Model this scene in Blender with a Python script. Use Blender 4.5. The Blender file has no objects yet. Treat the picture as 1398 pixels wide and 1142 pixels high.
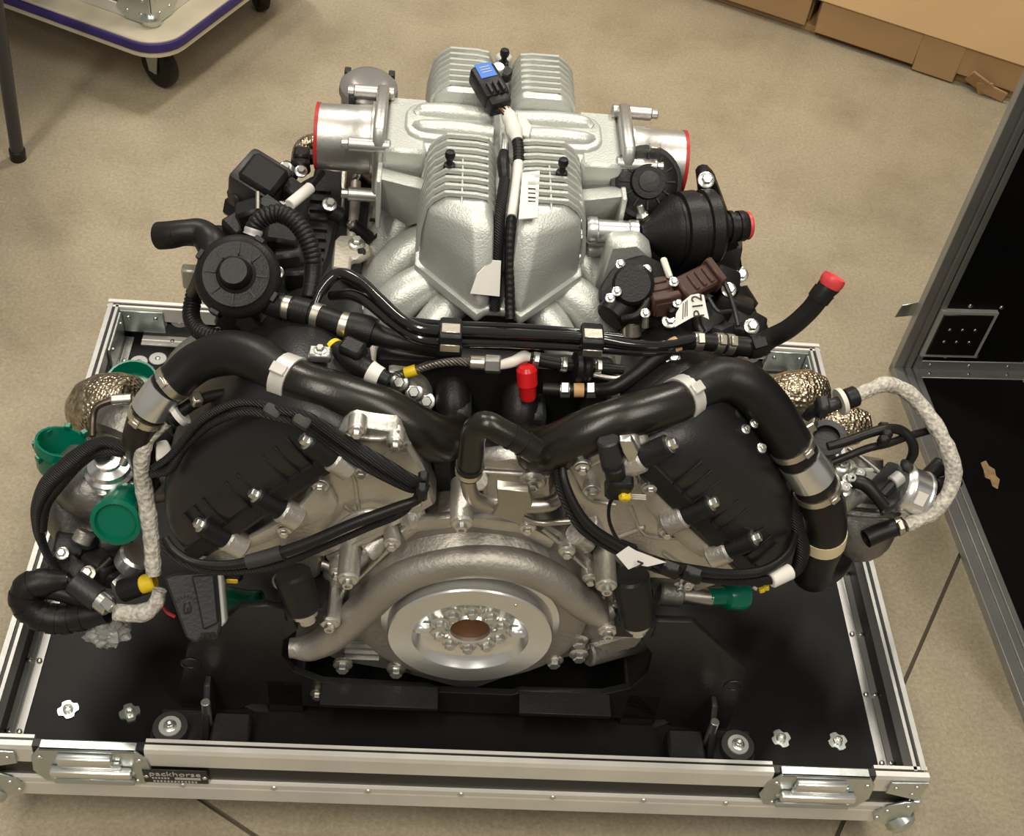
import bpy, bmesh, math, random
from mathutils import Vector, Matrix, Quaternion, noise
random.seed(7)
scene = bpy.context.scene
COL = scene.collection
# ------------------------------------------------------------------ camera
W_PX, H_PX, F_PX = 1398.0, 1142.0, 1700.0
CAM = Vector((-0.09044604, -0.7364586, 1.65457247))
PITCH, YAW, ROLL = 0.82107493, -0.11688317, 0.14340494
def cam_axes():
    cp, sp = math.cos(PITCH), math.sin(PITCH)
    rz = Matrix.Rotation(YAW, 3, 'Z')
    fw = rz @ Vector((0, cp, -sp)); rt = rz @ Vector((1, 0, 0)); up = rz @ Vector((0, sp, cp))
    r2 = rt * math.cos(ROLL) + up * math.sin(ROLL)
    u2 = up * math.cos(ROLL) - rt * math.sin(ROLL)
    return r2, u2, fw
RT, UP, FW = cam_axes()
cd = bpy.data.cameras.new('camera'); cam = bpy.data.objects.new('camera', cd); COL.objects.link(cam)
cd.sensor_width = 36; cd.lens = 36 * F_PX / W_PX; cd.clip_start = .05; cd.clip_end = 100
m = Matrix((RT, UP, -FW)).transposed().to_4x4(); m.translation = CAM
cam.matrix_world = m
scene.camera = cam
# ------------------------------------------------------------------ light
w = bpy.data.worlds.new('world'); scene.world = w; w.use_nodes = True
bg = w.node_tree.nodes['Background']; bg.inputs[0].default_value = (1.0, .955, .875, 1); bg.inputs[1].default_value = .29
def area(name, loc, target, sx, sy, power, col=(1, .925, .80)):
    l = bpy.data.lights.new(name, 'AREA'); l.shape = 'RECTANGLE'; l.size = sx; l.size_y = sy; l.energy = power; l.color = col
    o = bpy.data.objects.new(name, l); COL.objects.link(o); o.location = loc
    o.rotation_euler = (Vector(target) - Vector(loc)).to_track_quat('-Z', 'Y').to_euler()
    return o
area('ceiling_lamp_a', (-1.3, 2.6, 4.2), (-1.0, 2.2, 0), .35, 1.5, 84)
area('ceiling_lamp_b', (1.2, 2.4, 4.2), (1.0, 2.0, 0), .35, 1.5, 84)
area('front_fill_c', (-1.0, -1.5, 4.1), (-.5, .1, .1), .35, 2.4, 92)  # added fill light behind the camera, brightens the front faces
area('front_fill_d', (1.5, -1.4, 4.1), (.7, .1, .1), .35, 2.4, 68)  # second added fill for the front faces, right of the first
scene.view_settings.view_transform = 'Standard'
scene.view_settings.look = 'None'
scene.view_settings.exposure = 0.0
scene.view_settings.gamma = 1.0
scene.view_settings.use_curve_mapping = False

# ------------------------------------------------------------------ pixel -> place
def ray(x, y):
    return FW * F_PX + RT * (x - W_PX / 2) - UP * (y - H_PX / 2)
def at(x, y, X=None, Y=None, Z=None):
    d = ray(x, y)
    if X is not None: t = (X - CAM.x) / d.x
    elif Y is not None: t = (Y - CAM.y) / d.y
    else: t = (Z - CAM.z) / d.z
    return CAM + d * t
def onplane(x, y, P0, n):
    d = ray(x, y); return CAM + d * ((Vector(P0) - CAM).dot(Vector(n)) / d.dot(Vector(n)))
def mpp(P):                       # metres per pixel at a point
    return (Vector(P) - CAM).dot(FW) / F_PX
# ------------------------------------------------------------------ materials
MATS = {}
def mat(name, col, rough=.5, metal=0.0, bump=0.0, bscale=60, var=0.0, vscale=8, col2=None, spec=.5, trans=0.0, coat=0.0,
        kind='noise', ior=1.45, rvar=0.0):
    if name in MATS: return MATS[name]
    mt = bpy.data.materials.new(name); mt.use_nodes = True; MATS[name] = mt
    nt = mt.node_tree; N = nt.nodes; L = nt.links
    b = N['Principled BSDF']
    b.inputs['Base Color'].default_value = (*col, 1); b.inputs['Roughness'].default_value = rough
    b.inputs['Metallic'].default_value = metal; b.inputs['Specular IOR Level'].default_value = spec
    b.inputs['Transmission Weight'].default_value = trans; b.inputs['Coat Weight'].default_value = coat
    b.inputs['IOR'].default_value = ior
    tc = N.new('ShaderNodeTexCoord')
    if var > 0 or col2:
        n = N.new('ShaderNodeTexNoise'); n.inputs['Scale'].default_value = vscale; n.inputs['Detail'].default_value = 6
        L.new(tc.outputs['Object'], n.inputs['Vector'])
        r = N.new('ShaderNodeValToRGB'); L.new(n.outputs['Fac'], r.inputs[0])
        c2 = col2 or tuple(max(0, c * (1 - var)) for c in col)
        r.color_ramp.elements[0].position = .35; r.color_ramp.elements[1].position = .68
        r.color_ramp.elements[0].color = (*c2, 1); r.color_ramp.elements[1].color = (*col, 1)
        L.new(r.outputs[0], b.inputs['Base Color'])
        if rvar > 0:
            mr = N.new('ShaderNodeMapRange'); mr.inputs[3].default_value = rough - rvar; mr.inputs[4].default_value = rough + rvar
            L.new(n.outputs['Fac'], mr.inputs[0]); L.new(mr.outputs[0], b.inputs['Roughness'])
    if bump > 0:
        if kind == 'noise':
            t = N.new('ShaderNodeTexNoise'); t.inputs['Scale'].default_value = bscale; t.inputs['Detail'].default_value = 3
        elif kind == 'voronoi':
            t = N.new('ShaderNodeTexVoronoi'); t.inputs['Scale'].default_value = bscale
        else:
            t = N.new('ShaderNodeTexWave'); t.inputs['Scale'].default_value = bscale; t.inputs['Distortion'].default_value = 1.5; t.bands_direction = 'DIAGONAL'
        L.new(tc.outputs['Object'], t.inputs['Vector'])
        bp = N.new('ShaderNodeBump'); bp.inputs['Strength'].default_value = bump; bp.inputs['Distance'].default_value = .002
        L.new(t.outputs[0], bp.inputs['Height']); L.new(bp.outputs[0], b.inputs['Normal'])
    return mt
CAST = mat('cast_aluminium', (.60, .58, .53), .42, .85, .35, 220, .18, 18)
CASTD = mat('dull_cast_aluminium', (.42, .40, .36), .5, .8, .4, 200, .2, 16)
PLEN = mat('silver_painted_casting', (.585, .605, .565), .42, .55, .30, 420, .06, 30)
TBAL = mat('turned_aluminium', (.56, .55, .52), .40, .9, .15, 120, .1, 25)
MACH = mat('machined_aluminium', (.79, .80, .79), .27, .9, .05, 60, .06, 10)
BEIGE = mat('beige_cast_plate', (.50, .47, .40), .5, .6, .3, 180, .12, 12)
STEEL = mat('zinc_steel', (.62, .62, .58), .32, .95, .1, 90, .12, 30)
BOLT = mat('bolt_steel', (.66, .66, .62), .3, .95)
CLAMP = mat('clamp_steel', (.62, .58, .48), .33, .95, .1, 150)
ALU = mat('aluminium_extrusion', (.78, .76, .71), .45, .45, .12, 70, .14, 9)
ALUD = mat('dull_aluminium_strip', (.40, .40, .385), .42, .6, .15, 60, .15, 12)
ALU_SHADED = mat('shaded_rim_aluminium', (.52, .52, .50), .42, .6, .12, 70, .14, 9)  # same aluminium as the front rim, side rims' shade put into the colour
ZINC = mat('zinc_hardware', (.58, .63, .60), .3, .9, .1, 90, .1, 14)
PLASTIC = mat('black_plastic', (.0085, .0085, .0088), .43, 0, .18, 380, spec=.33)
PLASTG = mat('charcoal_plastic', (.018, .018, .020), .45, 0, .2, 240)
COVER = mat('black_cover_plastic', (.0125, .0125, .013), .36, 0, .15, 420, spec=.5)
RUBBER = mat('black_rubber', (.0085, .008, .0074), .42, 0, .12, 160, spec=.36)
SILIC = mat('olive_black_silicone_hose', (.011, .010, .007), .27, 0, .10, 500, spec=.5)
GLOSS = mat('gloss_black_pipe', (.009, .009, .009), .14, 0, coat=.6)
BRAID = mat('black_braided_sleeve', (.012, .012, .013), .5, 0, .8, 150, kind='wave', spec=.35)
SLEEVE = mat('white_heat_sleeve', (.66, .62, .54), .75, 0, 1.0, 190, .45, 170, kind='voronoi')
FOIL = mat('gold_heat_foil', (.58, .48, .34), .28, .95, 1.0, 210, .55, 110, kind='voronoi')
GREEN = mat('green_plastic_cap', (.0, .17, .10), .22, 0, trans=.25, ior=1.4)
RED = mat('red_plastic_cap', (.62, .012, .015), .3, 0)
REDR = mat('dark_red_ring', (.42, .02, .018), .45, 0)
REDP = mat('pink_red_plug', (.60, .05, .055), .4, 0)
YEL = mat('yellow_plastic', (.75, .53, .015), .4, 0)
BROWN = mat('brown_plastic', (.062, .03, .022), .45, 0)
WHITE = mat('white_tape', (.72, .70, .64), .6, 0, .25, 60, .08, 20)
PAPER = mat('white_paper_label', (.72, .70, .65), .55, 0)
CREAM = mat('cream_masking_tape', (.68, .58, .36), .6, 0, .2, 70)
BLUE = mat('blue_label', (.03, .16, .60), .4, 0)
INK = mat('black_print', (.01, .01, .01), .6, 0)
COPPER = mat('copper_wire', (.5, .2, .09), .4, .6)
BAG = mat('clear_plastic_bag', (.40, .40, .38), .28, 0, .8, 30, .2, 25, trans=.4)
GUNM = mat('grey_turbine_casting', (.27, .26, .24), .45, .8, .5, 150, .25, 22)
CRADLE = mat('black_powder_coat', (.009, .009, .0095), .40, 0, .2, 240, col2=(.016, .0155, .014), vscale=7, spec=.4)
LAMIN = mat('black_laminate', (.0055, .0055, .006), .42, 0, .06, 60, col2=(.009, .0085, .008), vscale=5, rvar=.05, spec=.16)
PHENO = mat('black_laminate_side', (.009, .009, .009), .4, 0, .1, 120)
RUBG = mat('grey_rubber', (.026, .026, .025), .6, 0, .2, 120)
LGREY = mat('light_grey_washer', (.42, .42, .40), .5, .3)
PIPES = mat('brushed_steel_pipe', (.46, .43, .38), .34, .95, .1, 120, .12, 14)
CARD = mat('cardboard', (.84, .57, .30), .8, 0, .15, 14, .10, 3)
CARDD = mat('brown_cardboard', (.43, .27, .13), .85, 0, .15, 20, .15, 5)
PURPLE = mat('purple_bumper', (.035, .022, .15), .45, 0, .15, 60, .3, 20)
DECK = mat('cream_deck', (.62, .56, .42), .5, 0, .1, 40, .25, 9)
GREYP = mat('grey_violet_panel', (.13, .115, .14), .6, 0, .2, 120, .2, 14)
LEGM = mat('grey_leg_paint', (.05, .05, .052), .4, .3)
CHIP = mat('torn_wood', (.55, .36, .18), .85, 0, .5, 80, .4, 60)
PLATE = mat('name_plate_black', (.012, .012, .012), .35, 0)
INKW = mat('pale_print', (.45, .43, .38), .5, 0)

def floor_material():
    mt = bpy.data.materials.new('concrete'); mt.use_nodes = True
    nt = mt.node_tree; N = nt.nodes; L = nt.links; b = N['Principled BSDF']
    tc = N.new('ShaderNodeTexCoord')
    def nz(sc, det=6, rough=.6):
        n = N.new('ShaderNodeTexNoise'); n.inputs['Scale'].default_value = sc; n.inputs['Detail'].default_value = det
        n.inputs['Roughness'].default_value = rough; L.new(tc.outputs['Object'], n.inputs['Vector']); return n
    a = nz(2.2); r = N.new('ShaderNodeValToRGB'); L.new(a.outputs['Fac'], r.inputs[0])
    r.color_ramp.elements[0].position = .3; r.color_ramp.elements[1].position = .7
    r.color_ramp.elements[0].color = (.335, .285, .200, 1); r.color_ramp.elements[1].color = (.445, .385, .275, 1)
    f = nz(150, 9, .9); r2 = N.new('ShaderNodeValToRGB'); L.new(f.outputs['Fac'], r2.inputs[0])
    r2.color_ramp.elements[0].position = .33; r2.color_ramp.elements[1].position = .58
    r2.color_ramp.elements[0].color = (.46, .44, .40, 1); r2.color_ramp.elements[1].color = (1, 1, 1, 1)
    e3 = r2.color_ramp.elements.new(.72); e3.color = (1.35, 1.33, 1.28, 1)
    mx = N.new('ShaderNodeMix'); mx.data_type = 'RGBA'; mx.blend_type = 'MULTIPLY'; mx.inputs[0].default_value = .85
    L.new(r.outputs[0], mx.inputs[6]); L.new(r2.outputs[0], mx.inputs[7])
    s = N.new('ShaderNodeTexNoise'); s.inputs['Scale'].default_value = 4.5; s.inputs['Detail'].default_value = 9; s.inputs['Roughness'].default_value = .7
    L.new(tc.outputs['Object'], s.inputs['Vector'])
    r3 = N.new('ShaderNodeValToRGB'); L.new(s.outputs['Fac'], r3.inputs[0])
    r3.color_ramp.elements[0].position = .33; r3.color_ramp.elements[1].position = .52
    r3.color_ramp.elements[0].color = (.80, .78, .74, 1); r3.color_ramp.elements[1].color = (1, 1, 1, 1)
    mx2 = N.new('ShaderNodeMix'); mx2.data_type = 'RGBA'; mx2.blend_type = 'MULTIPLY'; mx2.inputs[0].default_value = .8
    L.new(mx.outputs[2], mx2.inputs[6]); L.new(r3.outputs[0], mx2.inputs[7])
    L.new(mx2.outputs[2], b.inputs['Base Color'])
    b.inputs['Roughness'].default_value = .55; b.inputs['Specular IOR Level'].default_value = .35
    bp = N.new('ShaderNodeBump'); bp.inputs['Strength'].default_value = .25; bp.inputs['Distance'].default_value = .002
    L.new(f.outputs['Fac'], bp.inputs['Height']); L.new(bp.outputs[0], b.inputs['Normal'])
    return mt
# ------------------------------------------------------------------ object helpers
WPOS = {}
def thing(name, loc, label, cat, group=None):
    o = bpy.data.objects.new(name, None); COL.objects.link(o); o.location = loc
    o['label'] = label; o['category'] = cat
    if group: o['group'] = group
    WPOS[o.name] = Vector(loc); return o
def link(name, me, mt, parent, loc, label=None):
    o = bpy.data.objects.new(name, me); COL.objects.link(o)
    loc = Vector(loc); WPOS[o.name] = loc
    if mt is not None and not me.materials: me.materials.append(mt)
    if parent is not None:
        o.parent = parent; o.location = loc - WPOS[parent.name]
    else: o.location = loc
    if label: o['label'] = label
    return o
def mesh_obj(name, verts, faces, mt, parent=None, smooth=35, label=None, origin=None):
    vs = [Vector(v) for v in verts]
    if origin is None:
        origin = Vector((sum(v.x for v in vs), sum(v.y for v in vs), sum(v.z for v in vs))) / len(vs)
    me = bpy.data.meshes.new(name); me.from_pydata([v - origin for v in vs], [], faces); me.validate()
    bm = bmesh.new(); bm.from_mesh(me); bmesh.ops.recalc_face_normals(bm, faces=bm.faces); bm.to_mesh(me); bm.free()
    if smooth:
        me.shade_smooth(); me.set_sharp_from_angle(angle=math.radians(smooth))
    return link(name, me, mt, parent, origin, label)
def bm_obj(name, bm, mt, parent=None, smooth=35, label=None, origin=None):
    bmesh.ops.recalc_face_normals(bm, faces=bm.faces)
    if origin is None:
        origin = sum((v.co for v in bm.verts), Vector()) / len(bm.verts)
    bmesh.ops.translate(bm, vec=-origin, verts=bm.verts)
    me = bpy.data.meshes.new(name); bm.to_mesh(me); bm.free()
    if smooth:
        me.shade_smooth(); me.set_sharp_from_angle(angle=math.radians(smooth))
    return link(name, me, mt, parent, origin, label)
def catmull(pts, n):
    out = []
    P = [pts[0] * 2 - pts[1]] + list(pts) + [pts[-1] * 2 - pts[-2]]
    for i in range(1, len(P) - 2):
        for k in range(n):
            t = k / n; a, b, c, d = P[i - 1], P[i], P[i + 1], P[i + 2]
            out.append(.5 * ((2 * b) + (c - a) * t + (2 * a - 5 * b + 4 * c - d) * t * t + (3 * b - a - 3 * c + d) * t ** 3))
    out.append(P[-2]); return out
def frames(path):
    tan = []
    for i in range(len(path)):
        a = path[max(0, i - 1)]; b = path[min(len(path) - 1, i + 1)]
        t = (b - a); tan.append(t.normalized() if t.length > 1e-9 else Vector((0, 0, 1)))
    ref = Vector((0, 0, 1)) if abs(tan[0].z) < .9 else Vector((1, 0, 0))
    n = tan[0].cross(ref).normalized(); fr = []
    for t in tan:
        n = (n - t * n.dot(t)).normalized(); fr.append((t, n, t.cross(n)))
    return fr
def sweep(name, path, radii, mt, parent, seg=12, caps=True, wall=0, label=None, flat=1.0, smooth=40):
    fr = frames(path); vs = []; fs = []
    for p, r, (t, n, b) in zip(path, radii, fr):
        for k in range(seg):
            a = 2 * math.pi * k / seg
            vs.append(p + (n * math.cos(a) + b * math.sin(a) * flat) * r)
    m_ = len(path)
    for i in range(m_ - 1):
        for k in range(seg):
            k2 = (k + 1) % seg
            fs.append((i * seg + k, i * seg + k2, (i + 1) * seg + k2, (i + 1) * seg + k))
    if wall:          # open hose ends: a lip and a short inside bore
        for end, ii in ((0, 0), (1, m_ - 1)):
            t = fr[ii][0] * (1 if end == 0 else -1)
            base = len(vs)
            for step, (rr, dd) in enumerate(((radii[ii] - wall, 0), (radii[ii] - wall, radii[ii] * 1.6))):
                for k in range(seg):
                    a = 2 * math.pi * k / seg
                    vs.append(path[ii] + (fr[ii][1] * math.cos(a) + fr[ii][2] * math.sin(a)) * rr + t * dd)
            for k in range(seg):
                k2 = (k + 1) % seg
                fs.append((ii * seg + k, ii * seg + k2, base + k2, base + k))
                fs.append((base + k, base + k2, base + seg + k2, base + seg + k))
            fs.append(tuple(base + seg + k for k in range(seg)))
    elif caps:
        fs.append(tuple(range(seg))); fs.append(tuple((m_ - 1) * seg + k for k in range(seg)))
    o = mesh_obj(name, vs, fs, mt, parent, smooth, label)
    return o
PATHS = {}
def P3(p):
    """(x_px, y_px, z) -> point at height z; (x_px, y_px, 'Y', y) -> point at depth y; Vector stays."""
    if isinstance(p, Vector): return p
    if len(p) == 3: return at(p[0], p[1], Z=p[2])
    return at(p[0], p[1], **{p[2]: p[3]})
def tube(name, pts, rpx, mt, parent, seg=12, n=6, corr=None, wall=0, label=None, flat=1.0, rough=0):
    """a hose, pipe or cable through the given points; radius given in photo pixels at that distance"""
    ctrl = [P3(p) for p in pts]
    if isinstance(rpx, (int, float)): rpx = [rpx] * len(ctrl)
    rc = [r * mpp(c) for r, c in zip(rpx, ctrl)]
    if corr:
        n = max(n, 14)
    path = catmull(ctrl, n)
    rad = []
    for i in range(len(path)):
        f = i / n; a = min(int(f), len(rc) - 2); t = f - a; t = t * t * (3 - 2 * t)
        rad.append(rc[a] * (1 - t) + rc[min(a + 1, len(rc) - 1)] * t)
    if corr:
        # resample evenly so that the rings are even
        step, amp = corr; L = [0]
        for i in range(1, len(path)): L.append(L[-1] + (path[i] - path[i - 1]).length)
        cnt = max(8, int(L[-1] / step * 4)); np_, nr = [], []
        j = 0
        for k in range(cnt + 1):
            s = L[-1] * k / cnt
            while j < len(L) - 2 and L[j + 1] < s: j += 1
            t = (s - L[j]) / max(1e-9, L[j + 1] - L[j])
            np_.append(path[j].lerp(path[j + 1], t)); nr.append((rad[j] * (1 - t) + rad[j + 1] * t) * (1 + amp * (1, .6, -1, .6)[k % 4]))
        path, rad = np_, nr
    if rough:
        rad = [r * (1 + rough * (noise.noise(p * 90))) for r, p in zip(rad, path)]
    o = sweep(name, path, rad, mt, parent, seg, True, wall, label, flat)
    PATHS[o.name] = (path, rad); return o
def band(name, hose, t, width, mt, parent=None, grow=1.08, seg=20, screw=True):
    """a clamp or tape ring around a hose at fraction t of its length"""
    path, rad = PATHS[hose.name]
    L = [0]
    for i in range(1, len(path)): L.append(L[-1] + (path[i] - path[i - 1]).length)
    def pos(s):
        s = max(0, min(L[-1], s)); j = 0
        while j < len(L) - 2 and L[j + 1] < s: j += 1
        u = (s - L[j]) / max(1e-9, L[j + 1] - L[j])
        return path[j].lerp(path[j + 1], u), rad[j] * (1 - u) + rad[j + 1] * u
    s0 = L[-1] * t; pp = []; rr = []
    for k in range(5):
        p, r = pos(s0 + width * (k / 4 - .5)); pp.append(p); rr.append(r * grow + .0006)
    o = sweep(name, pp, rr, mt, parent or hose, seg, True)
    if screw:
        p, r = pos(s0); tdir = (pp[-1] - pp[0]).normalized()
        out = (Vector((0, -.5, .85)) - tdir * Vector((0, -.5, .85)).dot(tdir)).normalized()
        box('clamp_screw', p + out * (rr[2] + .002), (width * .9, .012, .005), mt, o, basis=(tdir, tdir.cross(out), out), bevel=.001)
    return o
def box(name, c, size, mt, parent=None, basis=None, bevel=.002, label=None, rot=None, seg=1):
    bm = bmesh.new(); bmesh.ops.create_cube(bm, size=1)
    bmesh.ops.scale(bm, vec=size, verts=bm.verts)
    if bevel: bmesh.ops.bevel(bm, geom=bm.edges[:], offset=min(bevel, min(size) * .45), segments=seg, affect='EDGES', profile=.5)
    M = Matrix.Identity(4)
    if basis: M = Matrix(basis).transposed().to_4x4()
    if rot: M = Matrix.Rotation(rot[2], 4, 'Z') @ Matrix.Rotation(rot[1], 4, 'Y') @ Matrix.Rotation(rot[0], 4, 'X')
    M.translation = Vector(c)
    bmesh.ops.transform(bm, matrix=M, verts=bm.verts)
    return bm_obj(name, bm, mt, parent, 40, label, origin=Vector(c))
def lathe(name, p0, p1, prof, mt, parent, seg=24, label=None, smooth=35):
    """prof: list of (metres along p0->p1, radius); both ends are closed when their radius is 0"""
    p0 = Vector(p0); ax = (Vector(p1) - p0).normalized()
    ref = Vector((0, 0, 1)) if abs(ax.z) < .9 else Vector((1, 0, 0))
    n = ax.cross(ref).normalized(); b = ax.cross(n); vs = []; fs = []
    for h, r in prof:
        for k in range(seg):
            a = 2 * math.pi * k / seg
            vs.append(p0 + ax * h + (n * math.cos(a) + b * math.sin(a)) * max(r, 1e-5))
    for i in range(len(prof) - 1):
        for k in range(seg):
            k2 = (k + 1) % seg
            fs.append((i * seg + k, i * seg + k2, (i + 1) * seg + k2, (i + 1) * seg + k))
    if prof[0][1] > 1e-4 and prof[0] != prof[-1]: fs.append(tuple(range(seg)))
    if prof[-1][1] > 1e-4 and prof[0] != prof[-1]: fs.append(tuple((len(prof) - 1) * seg + k for k in range(seg)))
    return mesh_obj(name, vs, fs, mt, parent, smooth, label)
def rod(name, a, b, r, mt, parent, r2=None, seg=20, bevel=.15, label=None):
    a, b = P3(a), P3(b); r2 = r if r2 is None else r2; L = (b - a).length; e = min(r, r2) * bevel
    return lathe(name, a, b, [(0, r - e), (e, r), (L - e, r2), (L, r2 - e)], mt, parent, seg, label)
def prism(name, poly, ext, mt, parent, bevel=.002, label=None, seg=1, smooth=40):
    poly = [Vector(p) for p in poly]; ext = Vector(ext); bm = bmesh.new()
    a = [bm.verts.new(p) for p in poly]; b = [bm.verts.new(p + ext) for p in poly]; n = len(poly)
    bm.faces.new(a); bm.faces.new(b[::-1])
    for i in range(n): bm.faces.new((a[i], b[i], b[(i + 1) % n], a[(i + 1) % n]))
    bmesh.ops.recalc_face_normals(bm, faces=bm.faces)
    if bevel: bmesh.ops.bevel(bm, geom=bm.edges[:], offset=bevel, segments=seg, affect='EDGES', profile=.5, clamp_overlap=True)
    return bm_obj(name, bm, mt, parent, smooth, label)
def yprism(name, px, Y0, Y1, mt, parent, bevel=.002, label=None, seg=1):
    return prism(name, [at(x, y, Y=Y0) for x, y in px], (0, Y1 - Y0, 0), mt, parent, bevel, label, seg)
def zprism(name, px, Z0, thick, mt, parent, bevel=.002, label=None, seg=1):
    return prism(name, [at(x, y, Z=Z0) for x, y in px], (0, 0, -thick), mt, parent, bevel, label, seg)
# shared bolt meshes ------------------------------------------------
def bolt_mesh(name, hexa=True):
    bm = bmesh.new()
    def ringf(prof, seg, close=True):
        rings = []
        for h, r in prof:
            rings.append([bm.verts.new((r * math.cos(2 * math.pi * k / seg), r * math.sin(2 * math.pi * k / seg), h)) for k in range(seg)])
        for i in range(len(rings) - 1):
            for k in range(seg): bm.faces.new((rings[i][k], rings[i][(k + 1) % seg], rings[i + 1][(k + 1) % seg], rings[i + 1][k]))
        bm.faces.new(rings[-1])
    ringf([(-.3, 1.15), (.12, 1.15), (.22, .95)], 14)
    if hexa: ringf([(.1, .74), (.85, .74), (.98, .6)], 6)
    else: ringf([(.1, .72), (.95, .72), (1.02, .62), (1.02, .36), (.6, .34)], 10)
    bmesh.ops.recalc_face_normals(bm, faces=bm.faces)
    me = bpy.data.meshes.new(name); bm.to_mesh(me); bm.free(); me.shade_smooth(); me.set_sharp_from_angle(angle=.6); return me
HEX = bolt_mesh('hex_bolt'); SOC = bolt_mesh('socket_bolt', False)
HEX.materials.append(BOLT); SOC.materials.append(BOLT)
HEXD = HEX.copy(); HEXD.materials.clear(); HEXD.materials.append(CLAMP)
def rivet_mesh():
    bm = bmesh.new(); rings = []
    for h, r in ((-.2, 1), (.25, .95), (.55, .6)):
        rings.append([bm.verts.new((r * math.cos(2 * math.pi * k / 10), r * math.sin(2 * math.pi * k / 10), h)) for k in range(10)])
    for i in range(2):
        for k in range(10): bm.faces.new((rings[i][k], rings[i][(k + 1) % 10], rings[i + 1][(k + 1) % 10], rings[i + 1][k]))
    bm.faces.new(rings[-1]); me = bpy.data.meshes.new('rivet'); bm.to_mesh(me); bm.free(); me.shade_smooth(); me.materials.append(BOLT); return me
RIV = rivet_mesh()
def bolt(pos, axis, r, parent, me=None, name='bolt', spin=0):
    pos = P3(pos); o = link(name, me or HEX, None, parent, pos)
    o.rotation_mode = 'QUATERNION'
    o.rotation_quaternion = Vector((0, 0, 1)).rotation_difference(Vector(axis).normalized()) @ Quaternion((0, 0, 1), spin)
    o.scale = (r, r, r); return o
def text(name, body, size, pos, xdir, ydir, mt, parent, depth=.0003):
    cu = bpy.data.curves.new(name, 'FONT'); cu.body = body; cu.size = size; cu.align_x = 'CENTER'; cu.align_y = 'CENTER'; cu.extrude = depth; cu.resolution_u = 2
    tmp = bpy.data.objects.new('tmp', cu); COL.objects.link(tmp); bpy.context.view_layer.update()
    me = bpy.data.meshes.new_from_object(tmp.evaluated_get(bpy.context.evaluated_depsgraph_get()))
    bpy.data.objects.remove(tmp)
    x = Vector(xdir).normalized(); y = Vector(ydir).normalized(); y = (y - x * y.dot(x)).normalized()
    me.transform(Matrix((x, y, x.cross(y))).transposed().to_4x4())
    me.materials.clear()
    return link(name, me, mt, parent, pos)
def V(*a): return Vector(a)
# ================================================================== floor
def rect(c, u, v, a0, a1, b0, b1):
    return [c + u * a0 + v * b0, c + u * a1 + v * b0, c + u * a1 + v * b1, c + u * a0 + v * b1]
fl = mesh_obj('floor', [(-8, -6, -.012), (8, -6, -.012), (8, 9, -.012), (-8, 9, -.012)], [(0, 1, 2, 3)],
              mat('joint_filler', (.13, .11, .08), .8, 0, .3, 90), None, 0, origin=Vector((0, 0, 0)))
fl['kind'] = 'structure'
CONC = floor_material()
d1 = V(.525, .851, 0).normalized(); d2 = V(.851, -.525, 0)
A1 = V(.86, .53, 0); B2 = V(-.355, .046, 0)
# joint crossing point
t_ = ((B2 - A1).dot(V(-d2.y, d2.x, 0))) / d1.dot(V(-d2.y, d2.x, 0)); XC = A1 + d1 * t_
G = .0032
for (a0, a1, b0, b1) in ((G, 9, G, 8), (G, 9, -8, -G), (-8, -G, G, 8), (-8, -G, -8, -G)):
    o = prism('floor_slab', rect(XC, d1, d2, a0, a1, b0, b1), (0, 0, -.011), CONC, fl, 0)
    o.data.transform(Matrix.Translation(WPOS[o.name])); o.location = (0, 0, 0); WPOS[o.name] = Vector((0, 0, 0))

# ================================================================== flight case base (tray)
W2, D, ZR, ZF, ZB = .6, .808, .22, .15, .10
tray = thing('flight_case_tray', (0, .4, 0), 'shallow black flight case tray with aluminium rim carrying the engine', 'flight case')
TH = .012
box('floor_panel', (0, D / 2, ZF - .006), (2 * W2 - .02, D - .02, .012), LAMIN, tray, bevel=0)
for nm, c, s in (('side_panel', (0, .008, .16), (2 * W2 - .01, TH, .115)), ('side_panel', (0, D - .008, .16), (2 * W2 - .01, TH, .115)),
                 ('side_panel', (-W2 + .008, D / 2, .16), (TH, D - .03, .115)), ('side_panel', (W2 - .008, D / 2, .16), (TH, D - .03, .115))):
    box(nm, c, s, PHENO, tray, bevel=.001)
def extrusion(name, a, b, inward, parent, prof, mt=ALU):
    """prof: closed outline of (inward, up) pairs swept from a to b"""
    a, b, inward = Vector(a), Vector(b), Vector(inward); n = len(prof)
    vs = [a + inward * i + V(0, 0, z) for i, z in prof] + [b + inward * i + V(0, 0, z) for i, z in prof]
    fs = [(k, (k + 1) % n, n + (k + 1) % n, n + k) for k in range(n)] + [tuple(range(n)), tuple(range(n, 2 * n))]
    return mesh_obj(name, vs, fs, mt, parent, 0)
RIM = [(0, .182), (0, .213), (.002, .22), (.009, .22), (.010, .214), (.0125, .214), (.0135, .218), (.018, .218), (.018, .19), (.014, .19), (.014, .182)]
BOT = [(-.002, .098), (-.002, .128), (-.001, .131), (-.002, .134), (-.002, .143), (.0, .146), (.004, .146), (.004, .098)]
INN = [(.0135, ZF), (.0135, ZF + .003), (.0225, ZF + .0028), (.0245, ZF + .0038), (.0265, ZF + .0028), (.036, ZF + .0022), (.036, ZF)]
LAT = .462; LW = .067
for a, b in ((-W2, -LAT - LW), (-LAT + LW, LAT - LW), (LAT + LW, W2)):
    extrusion('rim_extrusion', (a, 0, 0), (b, 0, 0), (0, 1, 0), tray, RIM)
extrusion('rim_extrusion', (-W2, D, 0), (W2, D, 0), (0, -1, 0), tray, RIM)
extrusion('rim_extrusion', (-W2, .012, 0), (-W2, D - .012, 0), (1, 0, 0), tray, RIM, ALU_SHADED)
extrusion('rim_extrusion', (W2, .012, 0), (W2, D - .012, 0), (-1, 0, 0), tray, RIM, ALU_SHADED)
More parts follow.
